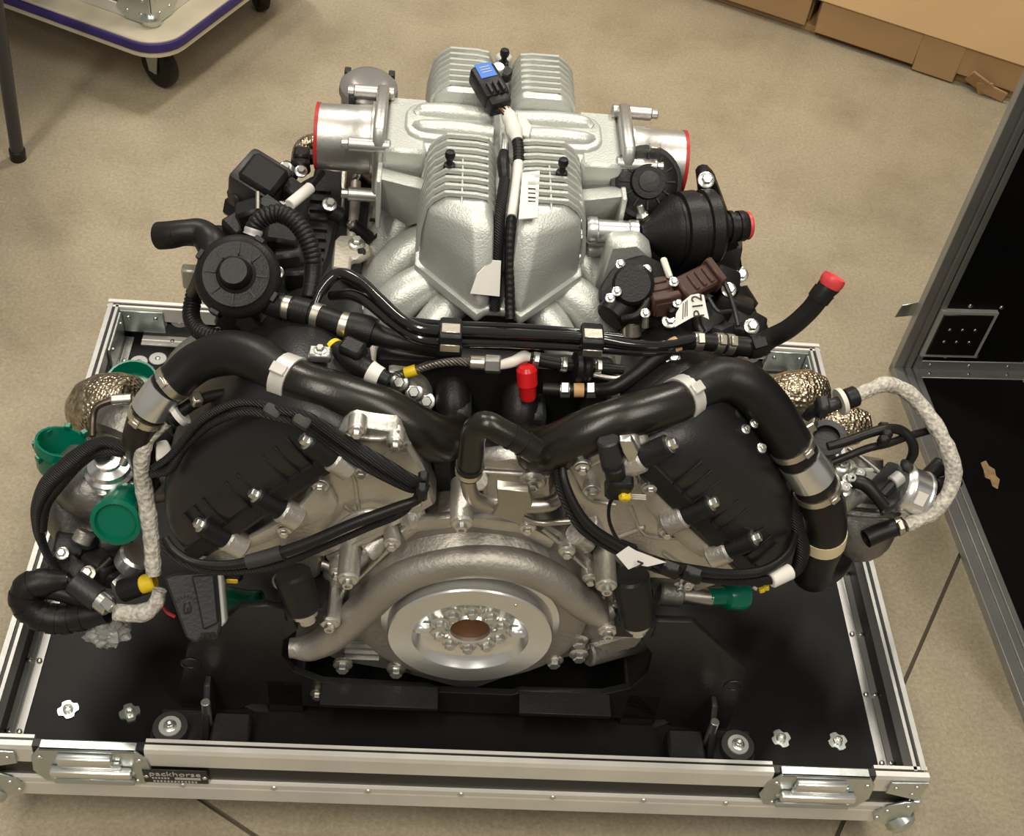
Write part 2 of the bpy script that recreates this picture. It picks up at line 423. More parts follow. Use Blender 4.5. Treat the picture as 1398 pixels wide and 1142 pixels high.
bots = [extrusion('bottom_extrusion', (-W2, 0, 0), (W2, 0, 0), (0, 1, 0), tray, BOT), extrusion('bottom_extrusion', (-W2, D, 0), (W2, D, 0), (0, -1, 0), tray, BOT),
        extrusion('bottom_extrusion', (-W2, 0, 0), (-W2, D, 0), (1, 0, 0), tray, BOT), extrusion('bottom_extrusion', (W2, 0, 0), (W2, D, 0), (-1, 0, 0), tray, BOT)]
for x in (-.47, -.355, -.24, -.12, 0, .12, .24, .35, .46): bolt((V(x, -.002, .137)), (0, -1, 0), .0042, bots[0], RIV, 'rivet')
ang = [extrusion('corner_angle', (-W2, .02, 0), (-W2, D - .02, 0), (1, 0, 0), tray, INN, ALUD), extrusion('corner_angle', (W2, .02, 0), (W2, D - .02, 0), (-1, 0, 0), tray, INN, ALUD),
       extrusion('corner_angle', (-W2 + .05, D, 0), (W2 - .05, D, 0), (0, -1, 0), tray, INN)]
for y in (.055, .16, .26, .37, .50, .62, .73):
    for s, an in ((-1, ang[0]), (1, ang[1])):
        for k in (.018, .031): bolt(V(s * (W2 - k), y, ZF + .004), (0, 0, 1), .0038, an, RIV, 'rivet')
for x in (-.5, -.42, -.3, -.1, .1, .3, .42, .5):
    bolt(V(x, D - .025, ZF + .0035), (0, 0, 1), .0038, ang[2], RIV, 'rivet')
# zinc plates in the two back corners
for s in (-1, 1):
    pl = box('corner_plate', (s * (W2 - .0215), D - .07, ZF + .038), (.004, .09, .05), ZINC, tray, bevel=.001)
    p2 = box('corner_plate', (s * (W2 - .055), D - .0205, ZF + .04), (.07, .004, .046), ZINC, tray, bevel=.001)
    for k in (-1, 1):
        bolt(V(s * (W2 - .024), D - .07 + k * .03, ZF + .05), (-s, 0, 0), .004, pl, RIV, 'rivet')
        bolt(V(s * (W2 - .055) + k * .022, D - .023, ZF + .05), (0, -1, 0), .004, p2, RIV, 'rivet')
# washered screws near the back corners, T nuts near the front
def washer_screw(pos, ax, parent):
    pos = Vector(pos); ax = Vector(ax); w_ = lathe('washer', pos, pos + ax, [(-.001, .014), (.0012, .0145), (.002, .0135), (.0022, .006)], LGREY, parent, 18)
    bolt(pos + ax * .001, ax, .005, w_, RIV, 'screw')
for s in (-1, 1):
    for x, z in ((.548, .19), (.522, .178), (.487, .185)): washer_screw((s * x, D - .0142, z + .006), (0, -1, 0), tray)
    for x, y in ((.546, .732), (.517, .742), (.487, .737)): washer_screw((s * x, y, ZF), (0, 0, 1), tray)
def tnut(x, y):
    bm = bmesh.new(); n = 24; a = []; 
    for k in range(n):
        r = .0135 if (k % 6) < 4 else .0105
        a.append(bm.verts.new((x + r * math.cos(k * 2 * math.pi / n), y + r * math.sin(k * 2 * math.pi / n), ZF)))
    f = bm.faces.new(a); ex = bmesh.ops.extrude_face_region(bm, geom=[f])
    for v in ex['geom']:
        if isinstance(v, bmesh.types.BMVert): v.co.z += .0025
    o = bm_obj('t_nut', bm, ZINC, tray, 30)
    lathe('screw_boss', (x, y, ZF), (x, y, ZF + 1), [(0, .0068), (.0065, .0062), (.007, .004), (.003, .0035)], BOLT, o, 14)
for x, y in ((-.516, .09), (-.437, .089), (.435, .087), (.514, .086)): tnut(x, y)
for s in (-1, 1):
    washer_screw((s * .545, .032, ZF), (0, 0, 1), tray)
# corner protectors on the front corners
def corner_protector(s):
    x = s * W2
    pts = [(0, .165), (-.02, .163), (-.04, .150), (-.052, .128), (-.045, .108), (-.02, .095), (0, .092)]
    o = prism('corner_protector', [V(x + s * .004 + s * p[0], -.0065, p[1]) for p in pts], (0, .004, 0), ZINC, tray, .001)
    o2 = prism('corner_protector', [V(x + s * .0025, -.004 - p[0], p[1]) for p in pts], (s * .004, 0, 0), ZINC, tray, .001)
    lathe('ball', (x + s * .0, 0, .10), (x + s * .008, -.008, .094), [(-.012, .02), (0, .022), (.008, .018), (.013, .009), (.014, 0)], ZINC, o, 18)
    for p in ((-.012, .152), (-.036, .138), (-.044, .118)): bolt(V(x + s * (.004 + p[0]), -.0065, p[1]), (0, -1, 0), .004, o, RIV, 'rivet')
    cp = prism('corner_brace', [V(x, -.002, .215), V(x - s * .05, -.002, .213), V(x - s * .05, -.002, .186), V(x - s * .02, -.002, .175), V(x, -.002, .168)], (0, -.003, 0), ZINC, tray, .001)
    for p in ((-.04, .2), (-.014, .205), (-.014, .185)): bolt(V(x + s * p[0], -.005, p[1]), (0, -1, 0), .0035, cp, RIV, 'rivet')
corner_protector(-1); corner_protector(1)
# butterfly latches sunk into the front
def latch(x):
    e = prism('latch_dish', [V(x - .07, -.003, .2), V(x - .058, -.003, .221), V(x + .058, -.003, .221), V(x + .07, -.003, .2), V(x + .074, -.003, .165), V(x + .062, -.003, .138), V(x - .062, -.003, .138), V(x - .074, -.003, .165)], (0, .004, 0), ZINC, tray, .001,
              label='zinc plated butterfly latch')
    box('dish_floor', (x, .004, .2195), (.116, .014, .003), ZINC, e, bevel=.001)
    box('dish_wall', (x, -.007, .151), (.1, .007, .012), ZINC, e, bevel=.002)
    box('latch_bar', (x - .004, -.008, .205), (.066, .010, .020), MACH, e, bevel=.003, seg=2)
    box('latch_keeper', (x, -.009, .176), (.10, .012, .016), MACH, e, bevel=.004, seg=2)
    box('latch_wing', (x, -.0055, .19), (.075, .006, .014), ZINC, e, bevel=.002)
    for dx, z in ((-.06, .2), (.06, .2), (-.052, .146), (.052, .146), (-.018, .143), (.018, .143)):
        bolt(V(x + dx, -.003, z), (0, -1, 0), .004, e, RIV, 'rivet')
latch(-LAT); latch(LAT)
np_ = box('name_plate', (-.361, -.0035, .163), (.080, .003, .033), PLATE, tray, bevel=.001, label='black name plate with pale lettering')
text('lettering', 'packhorse', .0155, V(-.361, -.0052, .171), (1, 0, 0), (0, 0, 1), INKW, np_)
box('blank_field', (-.346, -.0052, .160), (.032, .0006, .005), INKW, np_, bevel=0)
for k in range(6): box('print_mark', (-.389 + k * .0038, -.0052, .160), (.0024, .0006, .0034), INKW, np_, bevel=0)
for k in range(13): box('print_mark', (-.388 + k * .0043, -.0052, .1515), (.0027, .0006, .0036), INKW, np_, bevel=0)
for s in (-1, 1): bolt(V(-.361 + s * .036, -.0045, .163), (0, -1, 0), .0034, np_, RIV, 'rivet')
# castors below
def castor(parent, x, y, ztop, r, wmat=RUBBER, rz=0, wid=.032):
    b_ = box('castor_plate', (x, y, ztop - .003), (.09, .09, .006), ZINC, parent, bevel=.001)
    ax = V(math.cos(rz), math.sin(rz), 0)
    lathe('wheel', V(x, y, r) - ax * wid / 2, V(x, y, r) + ax, [(0, r * .25), (0, r * .8), (.004, r * .96), (wid * .3, r), (wid * .7, r), (wid - .004, r * .96), (wid, r * .8), (wid, r * .25)], wmat, b_, 28)
    for s in (-1, 1):
        q = V(x, y, 0) + ax * s * (wid / 2 + .003); side = V(-ax.y, ax.x, 0)
        prism('fork', [q - side * .03 + V(0, 0, ztop - .006), q + side * .03 + V(0, 0, ztop - .006), q + side * .012 + V(0, 0, r - .01), q - side * .012 + V(0, 0, r - .01)], ax * s * .003, ZINC, b_, 0)
    return b_
for sx in (-.48, .48):
    for y in (.11, .70): castor(tray, sx, y, ZB, .043)
box('base_board', (0, D / 2, .1), (2 * W2 - .02, D - .02, .012), PHENO, tray, bevel=0)

# ================================================================== flight case lid, standing on its side
LC = V(.848, .985, 0); an_ = math.radians(3.2)
e2 = V(math.cos(an_), math.sin(an_), 0); e1 = V(math.sin(an_), -math.cos(an_), 0)
lid = thing('open_flight_case', LC + e2 * .4 + e1 * .4, 'tall empty black flight case hood lying on its side with its mouth open', 'flight case')
def lp(a, b, z): return LC + e1 * a + e2 * b + V(0, 0, z)
def lslab(name, c0, c1, mt, parent=None, bevel=.0):
    a0, b0, z0 = c0; a1, b1, z1 = c1
    c = lp((a0 + a1) / 2, (b0 + b1) / 2, (z0 + z1) / 2)
    return box(name, c, (abs(a1 - a0), abs(b1 - b0), abs(z1 - z0)), mt, parent or lid, basis=(e1, e2, V(0, 0, 1)), bevel=bevel)
LL, LDp, LH = .808, .86, 1.2
pf = lslab('side_panel', (0, 0, 0), (LL, LDp, .010), LAMIN)
pb = lslab('side_panel', (0, 0, .01), (.010, LDp, LH - .01), LAMIN)
lslab('side_panel', (LL - .01, 0, .01), (LL, LDp, LH - .01), LAMIN)
lslab('side_panel', (0, 0, LH - .01), (LL, LDp, LH), LAMIN)
lslab('back_panel', (.01, LDp - .01, .01), (LL - .01, LDp, LH - .01), LAMIN)
def lip(c0, c1):
    o = lslab('rim_extrusion', c0, c1, ALUD, bevel=.0015); return o
# mouth rim: outer ridge, groove, inner leg
def mouth(a0, a1, z0, z1, n):
    """strip along a mouth edge; n = inward normal (in a, z)"""
    for k, (w0, w1, up) in enumerate(((-.012, .006, .014), (.006, .011, .009), (.011, .024, .013), (.024, .028, .008), (.028, .040, .0115))):
        if n == 'z+': lslab('rim_extrusion', (a0, w0, .0), (a1, w1, .004 + up), ALUD, bevel=.001)
        if n == 'a+': lslab('rim_extrusion', (-.002, w0, z0), (.002 + up, w1, z1), ALUD, bevel=.001)
        if n == 'a-': lslab('rim_extrusion', (LL + .002, w0, z0), (LL - .002 - up, w1, z1), ALUD, bevel=.001)
        if n == 'z-': lslab('rim_extrusion', (a0, w0, LH), (a1, w1, LH - .004 - up), ALUD, bevel=.001)
mouth(0, LL, 0, 0, 'z+'); mouth(0, 0, .0, LH, 'a+'); mouth(0, 0, .0, LH, 'a-'); mouth(0, LL, 0, 0, 'z-')
# inside corner angles
s1 = lslab('corner_angle', (.010, .04, .010), (.036, LDp - .012, .0135), ALUD, bevel=.0008)
s2 = lslab('corner_angle', (.010, .04, .010), (.0135, LDp - .012, .036), ALUD, bevel=.0008)
for b_ in (.06, .14, .22, .3, .38, .46):
    bolt(lp(.024, b_, .0135), (0, 0, 1), .0036, s1, RIV, 'rivet'); bolt(lp(.0135, b_, .026), e1, .0036, s2, RIV, 'rivet')
def dish(plane, u0, u1, v0, v1):
    """back of a sunken latch or handle dish on an inside face; plane 'b' back wall (b,z) or 'f' floor wall (b,a)"""
    def q(u, v, h): return lp(.010 + h, u, v) if plane == 'b' else lp(v, u, .010 + h)
    nrm = e1 if plane == 'b' else V(0, 0, 1)
    top = prism('dish_back', [q(u0, v0, .012), q(u1, v0, .012), q(u1, v1, .012), q(u0, v1, .012)], nrm * -.0118, PHENO, lid, .002)
    fr = []
    for (a, b, c, d) in ((u0 - .006, u1 + .006, v0 - .006, v0), (u0 - .006, u1 + .006, v1, v1 + .006), (u0 - .006, u0, v0, v1), (u1, u1 + .006, v0, v1)):
        prism('dish_flange', [q(a, c, .010), q(b, c, .010), q(b, d, .010), q(a, d, .010)], nrm * -.0098, ALU, top, 0)
    for (u, v) in ((u0 - .012, v0 - .012), (u1 + .012, v0 - .012), (u0 - .012, v1 + .012), (u1 + .012, v1 + .012), ((u0 + u1) / 2, v1 + .014), ((u0 + u1) / 2, v0 - .014)):
        bolt(q(u, v, .0), nrm, .0045, top, RIV, 'rivet')
    for i in range(3):
        for j in range(2): bolt(q(u0 + (u1 - u0) * (.25 + .25 * i), v0 + (v1 - v0) * (.35 + .3 * j), .012), nrm, .0036, top, RIV, 'rivet')
dish('b', .035, .135, .06, .165); dish('b', .265, .42, .05, .175); dish('f', .265, .42, .05, .17)
dish('b', .035, .135, 1.03, 1.14)
hp = prism('hinge_tab', [lp(-.004, -.01, .14), lp(-.004, -.045, .135), lp(-.004, -.04, .165), lp(-.004, -.01, .175)], e1 * .003, ZINC, lid, .0005)
# scuff where the laminate has been torn to the wood
ck = [at(x, y, Z=.0105) for x, y in ((1339, 632), (1346, 629), (1350, 636), (1358, 641), (1360, 650), (1365, 655), (1362, 668), (1355, 664), (1352, 655), (1345, 652), (1343, 642))]
prism('torn_wood', ck, (0, 0, -.002), CHIP, lid, 0, label='pale torn wood patch')

# ================================================================== cardboard carton
c0, c1 = at(950, 0, Z=0), at(1370, 140, Z=0)
u = (c1 - c0).normalized(); v = V(-u.y, u.x, 0)
crt = thing('cardboard_carton', c0 + u * .5 + v * .4, 'large tan cardboard carton with crushed lower edge beside the open lid', 'carton')
def cslab(name, a0, a1, b0, b1, z0, z1, mt, parent=None, bevel=.002):
    c = c0 + u * (a0 + a1) / 2 + v * (b0 + b1) / 2 + V(0, 0, (z0 + z1) / 2)
    return box(name, c, (a1 - a0, b1 - b0, z1 - z0), mt, parent or crt, basis=(u, v, V(0, 0, 1)), bevel=bevel)
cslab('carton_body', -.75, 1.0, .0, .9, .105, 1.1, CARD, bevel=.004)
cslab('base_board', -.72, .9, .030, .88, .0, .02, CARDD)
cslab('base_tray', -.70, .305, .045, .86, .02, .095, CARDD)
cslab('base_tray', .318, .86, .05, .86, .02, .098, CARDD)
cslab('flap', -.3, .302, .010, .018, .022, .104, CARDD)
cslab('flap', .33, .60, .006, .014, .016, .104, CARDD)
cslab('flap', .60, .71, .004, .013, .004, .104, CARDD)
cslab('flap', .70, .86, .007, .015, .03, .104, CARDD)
for k, (a, h, w_, t_) in enumerate(((.765, .035, .05, .35), (.79, .022, .04, -.3), (.815, .02, .06, .15))):
    box('crushed_flap', c0 + u * a + v * -.004 + V(0, 0, h), (w_, .006, .05 - k * .01), CARDD, crt, rot=(.5 - .2 * k, t_, math.atan2(u.y, u.x)), bevel=.002)
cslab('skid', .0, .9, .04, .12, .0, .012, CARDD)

# ================================================================== platform trolley with a case
ca = V(-.664, 1.632, 0)
lu = V(-.286, .137, 0).normalized(); ru = V(-lu.y, lu.x, 0); ru = ru if ru.y > 0 else -ru
tro = thing('platform_trolley', ca + lu * .4 + ru * .3, 'cream platform trolley with purple bumper edge on black castors', 'trolley')
def tp(a, b, z): return ca + lu * a + ru * b + V(0, 0, z)
def rounded(a0, a1, b0, b1, r, n=6):
    out = []
    for (cx, cy, s) in ((a0 + r, b0 + r, 180), (a1 - r, b0 + r, 270), (a1 - r, b1 - r, 0), (a0 + r, b1 - r, 90)):
        for k in range(n + 1):
            t = math.radians(s + 90 * k / n); out.append((cx + r * math.cos(t), cy + r * math.sin(t)))
    return out
TA, TB = .95, .62
prism('deck', [tp(a, b, .176) for a, b in rounded(.006, TA - .006, .006, TB - .006, .075)], (0, 0, -.034), DECK, tro, .003)
prism('bumper', [tp(a, b, .170) for a, b in rounded(0, TA, 0, TB, .08)], (0, 0, -.022), PURPLE, tro, .005, seg=2)
prism('deck_skirt', [tp(a, b, .149) for a, b in rounded(.004, TA - .004, .004, TB - .004, .078)], (0, 0, -.014), DECK, tro, .002)
for a, b, rz in ((.10, .11, .9), (.85, .11, .9), (.10, .52, .4), (.85, .52, .4)):
    p = tp(a, b, 0); castor(tro, p.x, p.y, .137, .05, RUBBER, rz, .034)
kc = thing('flight_case', tp(.45, .33, .176), 'grey violet flight case with zinc ball corners standing on the trolley', 'flight case')
def kslab(name, a0, a1, b0, b1, z0, z1, mt, parent=None, bevel=.001):
    return box(name, tp((a0 + a1) / 2, (b0 + b1) / 2, (z0 + z1) / 2), (a1 - a0, b1 - b0, z1 - z0), mt, parent or kc, basis=(lu, ru, V(0, 0, 1)), bevel=bevel)
KA, KB = .075, .07
kslab('body', KA, KA + .75, KB, KB + .5, .1765, .6, GREYP)
for a0, a1, b0, b1 in ((KA - .004, KA + .754, KB - .004, KB + .02), (KA - .004, KA + .02, KB - .004, KB + .504)):
    kslab('edge_extrusion', a0, a1, b0, b1, .1765, .205, ALU)
kslab('edge_extrusion', KA - .004, KA + .022, KB - .004, KB + .022, .1765, .6, ALU)
q = tp(KA, KB, .185)
cb = lathe('ball_corner', q, q + (tp(-1, -1, -1) - tp(0, 0, 0)), [(-.02, .022), (0, .022), (.008, .018), (.013, .009), (.014, 0)], ZINC, kc, 18)
for (da, db, nn) in ((.05, -.0062, -ru), (-.0062, .05, -lu)):
    if db < 0: poly = [tp(KA - .006, KB - .0062, .178), tp(KA + .06, KB - .0062, .178), tp(KA + .085, KB - .0062, .2), tp(KA + .06, KB - .0062, .25), tp(KA - .006, KB - .0062, .285)]
    else: poly = [tp(KA - .0062, KB - .006, .178), tp(KA - .0062, KB + .06, .178), tp(KA - .0062, KB + .085, .2), tp(KA - .0062, KB + .06, .25), tp(KA - .0062, KB - .006, .285)]
    pl = prism('corner_plate', poly, nn * .003, ZINC, kc, .001)
    for h, k in ((.2, .02), (.2, .055), (.235, .012)):
        pp = tp(KA + k, KB - .0062, h) if db < 0 else tp(KA - .0062, KB + k, h)
        bolt(pp + nn * .003, nn, .005, pl, RIV, 'rivet')

# ================================================================== table leg
tb = thing('folding_table', at(25, 219, Z=0), 'folding table with slim dark grey round tube legs and black rubber feet', 'table')
f0 = at(25, 217, Z=0); f1 = at(0, 45, Y=1.40); dirn = (f1 - f0).normalized(); ftop = f0 + dirn * (.72 / dirn.z)
def table_leg(a, b):
    o = rod('leg', a + (b - a) * .03, b, .0135, LEGM, tb)
    rod('rubber_foot', a, a + (b - a).normalized() * .03, .0165, RUBBER, o)
table_leg(f0, ftop)
f0b = f0 + V(-.6, .5, 0); table_leg(f0b, ftop + V(-.6, .5, 0))
box('table_top', ftop + V(-.42, .25, .015), (.7, .8, .03), LEGM, tb, bevel=.004)
# ================================================================== cradle that carries the engine
crd = thing('engine_cradle', (0, .1, ZF), 'black powder coated steel cradle plate bolted to the tray under the engine', 'engine stand')
fp = [(-.372, ZF), (-.372, .19), (-.352, .295), (-.282, .392), (-.25, .398), (-.225, .392), (-.214, .35), (-.232, .325), (-.236, .29), (-.222, .252), (-.186, .228),
      (-.05, .223), (-.04, .216), (.06, .216), (.07, .223), (.178, .226), (.212, .245), (.228, .285), (.225, .33), (.206, .36), (.212, .402), (.262, .404), (.352, .300), (.362, .19), (.362, ZF), (.29, ZF), (.27, .166), (-.28, .166), (-.30, ZF)]
plate = prism('front_plate', [V(x, .100, z) for x, z in fp], (0, .010, 0), CRADLE, crd, .001)
box('top_flange', (-.112, .085, .224), (.15, .032, .008), CRADLE, crd, bevel=.001)
box('top_flange', (.128, .085, .222), (.12, .032, .008), CRADLE, crd, bevel=.001)
for s, x in ((-1, -.33), (1, .325)):
    gus = prism('gusset', [V(x - .004, .1, ZF), V(x - .004, .03, ZF), V(x - .004, .03, .165), V(x - .004, .085, .235), V(x - .004, .1, .235)], (.008, 0, 0), CRADLE, crd, .001)
    box('foot', (x - s * .03, .055, ZF + .016), (.05, .05, .032), CRADLE, crd, bevel=.004)
    box('foot', (x + s * .035, .062, ZF + .006), (.06, .06, .012), CRADLE, crd, bevel=.002)
    rod('stud', V(x, .062, ZF + .005), V(x, .068, ZF + .075), .006, STEEL, crd)
    for dx, z in ((s * .02, .262),):
        lathe('bolt_hole', V(x + dx, .0995, z), V(x + dx, -1, z), [(0, .013), (.001, .0125), (.0012, .009), (-.002, .008)], CRADLE, crd, 18)
for px in ((433, 948), (726, 962)): bolt(at(*px, Y=.099), (0, -1, 0), .008, crd, HEXD)
for x, y in ((-.376, .055), (.364, .059)):
    mt_ = lathe('rubber_mount', (x, y, ZF), (x, y - .012, ZF + 1), [(0, .026), (.012, .027), (.018, .022), (.024, .0235), (.032, .022), (.033, .015)], RUBG, crd, 24)
    lathe('washer', (x, y - .0004, ZF + .0325), (x, y - .0124, ZF + 1.03), [(0, .0145), (.002, .014), (.0022, .0075)], LGREY, mt_, 20)
    bolt(V(x, y - .0005, ZF + .034), (0, -.012, 1), .0075, mt_, SOC)
for s in (-1, 1):
    box('side_beam', (s * .235, .38, .19), (.05, .56, .08), CRADLE, crd, bevel=.003)
    pm = at(417, 842, Y=.085) if s < 0 else at(868, 858, Y=.085)
    pt = at(398, 782, Y=.105) if s < 0 else at(861, 785, Y=.105)
    po = rod('mount_post', pm + V(0, 0, .012), pt, .020, CRADLE, crd, .022)
    bolt(pm + V(0, -.002, .010), (pm - pt), .0135, po, SOC, 'bolt')
    box('post_bracket', (pm.x - s * .0, .115, .40), (.05, .06, .03), CRADLE, crd, bevel=.004)
box('rear_plate', (0, .655, .25), (.62, .012, .2), CRADLE, crd, bevel=.001)

# ================================================================== ENGINE
eng = thing('engine', (0, .36, .17), 'twin turbo V8 car engine with silver intake plenum and black hoses standing on the cradle', 'engine')
E_ = eng
CZ = .372       # crank height
bp_ = [(-.13, .235), (.13, .235), (.185, .30), (.20, .40), (.30, .48), (.235, .575), (.14, .63), (.075, .555), (-.075, .555), (-.14, .63), (-.235, .575), (-.30, .48), (-.20, .40), (-.185, .30)]
prism('engine_block', [V(x, .17, z) for x, z in bp_], (0, .46, 0), CASTD, E_, .004)
prism('oil_sump', [V(-.15, .17, .235), V(.15, .17, .235), V(.12, .17, .178), V(-.12, .17, .178)], (0, .44, 0), CASTD, E_, .006)
# ---- cylinder heads and cam covers, one per bank
def bank(s):
    uu = V(s * .66, 0, -.751); nn = V(s * .751, 0, .66); cc = V(s * .268, 0, .585)
    def bp(a, h, y): return cc + uu * a + nn * h + V(0, y, 0)
    hd = prism('cylinder_head', [bp(-.115, -.044, .145), bp(.145, -.044, .145), bp(.14, -.12, .145), bp(-.10, -.12, .145)], (0, .49, 0), CAST, E_, .004)
    # cover: pillow over the head
    c2 = cc - nn * .030
    def bq(a, h, y): return c2 + uu * a + nn * h + V(0, y, 0)
    na, ny = 22, 26; y0, y1 = .118, .63; vs = []; fs = []
    def hgt(a, y):
        k = max(0, 1 - abs(a) ** 3.2) ** .55
        q = min(1, max(0, (y - y0) / .085)); q = (1 - (1 - q) ** 2.4) ** .6
        q2 = min(1, max(0, (y1 - y) / .04)) ** .5
        bk_ = min(1, max(0, (y - .24) / .16)); bk_ = bk_ * bk_ * (3 - 2 * bk_)
        return .012 + .078 * k * q * q2 * (1 - .10 * a) * (1 - .36 * bk_)
    for j in range(ny + 1):
        t = j / ny; y = y0 + (y1 - y0) * (t ** 1.7)
        for i in range(na + 1):
            a = -1 + 2 * i / na; a = math.copysign(abs(a) ** .8, a)
            bk_ = min(1, max(0, (y - .24) / .16)); half = .150 - .03 * max(0, 1 - (y - y0) / .03) ** 2 - (.040 * bk_ if a < 0 else .02 * bk_)
            vs.append(bq(a * half, hgt(a, y), y))
    R_ = na + 1
    for j in range(ny):
        for i in range(na): fs.append((j * R_ + i, j * R_ + i + 1, (j + 1) * R_ + i + 1, (j + 1) * R_ + i))
    base = len(vs); ring = [i for i in range(R_)] + [j * R_ + na for j in range(1, ny + 1)] + [ny * R_ + i for i in range(na - 1, -1, -1)] + [j * R_ for j in range(ny - 1, 0, -1)]
    for r in ring:
        p = vs[r]; vs.append(p - nn * (p - c2).dot(nn) + nn * -.012)
    m_ = len(ring)
    for k in range(m_): fs.append((ring[k], ring[(k + 1) % m_], base + (k + 1) % m_, base + k))
    fs.append(tuple(base + k for k in range(m_)))
    cov = mesh_obj('cam_cover', vs, fs, COVER, E_, 45, label='black plastic cam cover')
    # flange lip at the end and along the upper edge
    prism('cover_flange', [bq(-.132, .014, .115), bq(.132, .014, .115), bq(.138, -.008, .115), bq(-.138, -.008, .115)], (0, .022, 0), PLASTIC, cov, .003)
    # fins on the end
    for a in (-.095, -.075, -.055, -.012, .008, .05, .068, .086):
        prism('fin', [bq(a, .012, .113), bq(a, .050, .128), bq(a, .02, .15), bq(a, .01, .13)], uu * .0022, PLASTIC, cov, .0006)
    # screws with standing bosses
    pxs = ((417, 601), (347, 674), (272, 715)) if s < 0 else ((918, 606), (974, 686), (1033, 734))
    for px in pxs:
        p = at(*px, Y=.118)
        b_ = rod('screw_boss', p - nn * .036, p - nn * .003, .0132, PLASTIC, cov, .0125)
        bolt(p - nn * .003, nn, .0085, b_, HEX)
        rod('head_boss', p - nn * .062, p - nn * .036, .0155, CAST, hd)
    for k in range(4):
        p = bq(-.118, .016, .30 + k * .095); b2 = rod('screw_boss', p - nn * .03, p, .009, PLASTIC, cov); bolt(p, nn, .006, b2, HEX)
    return hd, cov, bp, uu, nn
HDL, COVL, BPL, UL, NL = bank(-1)
HDR, COVR, BPR, UR, NR = bank(1)
# ---- timing case plates
tcl = yprism('timing_cover', [(436, 640), (450, 600), (480, 578), (545, 588), (578, 640), (596, 690), (560, 712), (500, 738), (445, 762), (380, 765), (300, 775), (258, 772), (290, 750), (350, 735), (385, 705), (410, 690)], .128, .165, CAST, E_, .004)
tcr = yprism('timing_cover', [(762, 640), (800, 612), (850, 600), (885, 604), (892, 640), (915, 672), (938, 700), (965, 728), (1000, 760), (1045, 782), (1010, 796), (950, 795), (900, 792), (865, 790), (840, 770), (800, 735), (768, 700)], .128, .165, CAST, E_, .004)
# smooth pads, ribs and screws on the plates
yprism('cover_pad', [(450, 668), (462, 690), (455, 705), (425, 718), (380, 736), (330, 755), (300, 764), (330, 742), (380, 715), (410, 692), (430, 668)], .120, .13, BEIGE, tcl, .004, seg=2)
yprism('cover_pad', [(880, 670), (900, 672), (925, 700), (945, 725), (975, 752), (960, 765), (938, 752), (905, 722), (885, 700), (876, 685)], .120, .13, BEIGE, tcr, .004, seg=2)
def ridge(pts, Y, w, parent, mt=CAST):
    tube('casting_rib', [(x, y, 'Y', Y) for x, y in pts], w, mt, parent, 8, 3)
for pts in ([(452, 640), (480, 645), (490, 700)], [(490, 640), (560, 605)], [(500, 715), (470, 690)], [(440, 742), (500, 700), (520, 700), (575, 690)], [(470, 595), (520, 600), (545, 590)]): ridge(pts, .127, 3, tcl)
for pts in ([(775, 640), (800, 680), (840, 690)], [(800, 640), (870, 600)], [(860, 690), (880, 730), (935, 735)], [(840, 735), (880, 720)], [(870, 660), (855, 620)], [(905, 755), (950, 785)]): ridge(pts, .127, 3, tcr)
for x, y in ((487, 590), (540, 607), (493, 645), (437, 665), (388, 726)): rod('bolt_boss', at(x, y, Y=.118), at(x, y, Y=.118) + V(0, .02, 0), .0098, CAST, tcl); bolt(at(x, y, Y=.117), (0, -1, 0), .0070, tcl)
for x, y in ((862, 615), (887, 668), (808, 672), (910, 728), (974, 755), (795, 640)): rod('bolt_boss', at(x, y, Y=.118), at(x, y, Y=.118) + V(0, .02, 0), .0098, CAST, tcr); bolt(at(x, y, Y=.117), (0, -1, 0), .0070, tcr)
tube('head_pipe', [(440, 740, 'Y', .118), (470, 712, 'Y', .118), (500, 699, 'Y', .118), (540, 702, 'Y', .12)], 5, CAST, tcl, 10)
# ---- rear housing around the flywheel
bh = yprism('bell_housing', [(440, 785), (470, 765), (520, 742), (548, 712), (600, 704), (630, 692), (665, 700), (725, 708), (765, 730), (790, 748), (838, 785), (845, 850), (880, 866), (860, 890), (800, 893), (752, 905), (640, 945), (541, 918), (465, 905), (432, 892), (400, 884), (446, 846)], .130, .19, CASTD, E_, .004)
yprism('housing_lip', [(545, 728), (560, 714), (630, 706), (715, 716), (760, 740), (752, 752), (710, 730), (632, 720), (570, 728), (553, 742)], .120, .132, CAST, bh, .004, seg=2)
arch = tube('coolant_rail', [(396, 885, 'Y', .10), (425, 884, 'Y', .10), (455, 868, 'Y', .102), (490, 838, 'Y', .105), (530, 800, 'Y', .108), (575, 776, 'Y', .11), (640, 765, 'Y', .11), (705, 771, 'Y', .11), (755, 792, 'Y', .108), (790, 820, 'Y', .106), (820, 838, 'Y', .106), (838, 832, 'Y', .11)],
            [14, 19, 22, 24, 25, 25, 25, 25, 24, 23, 20, 13], CASTD, bh, 18)
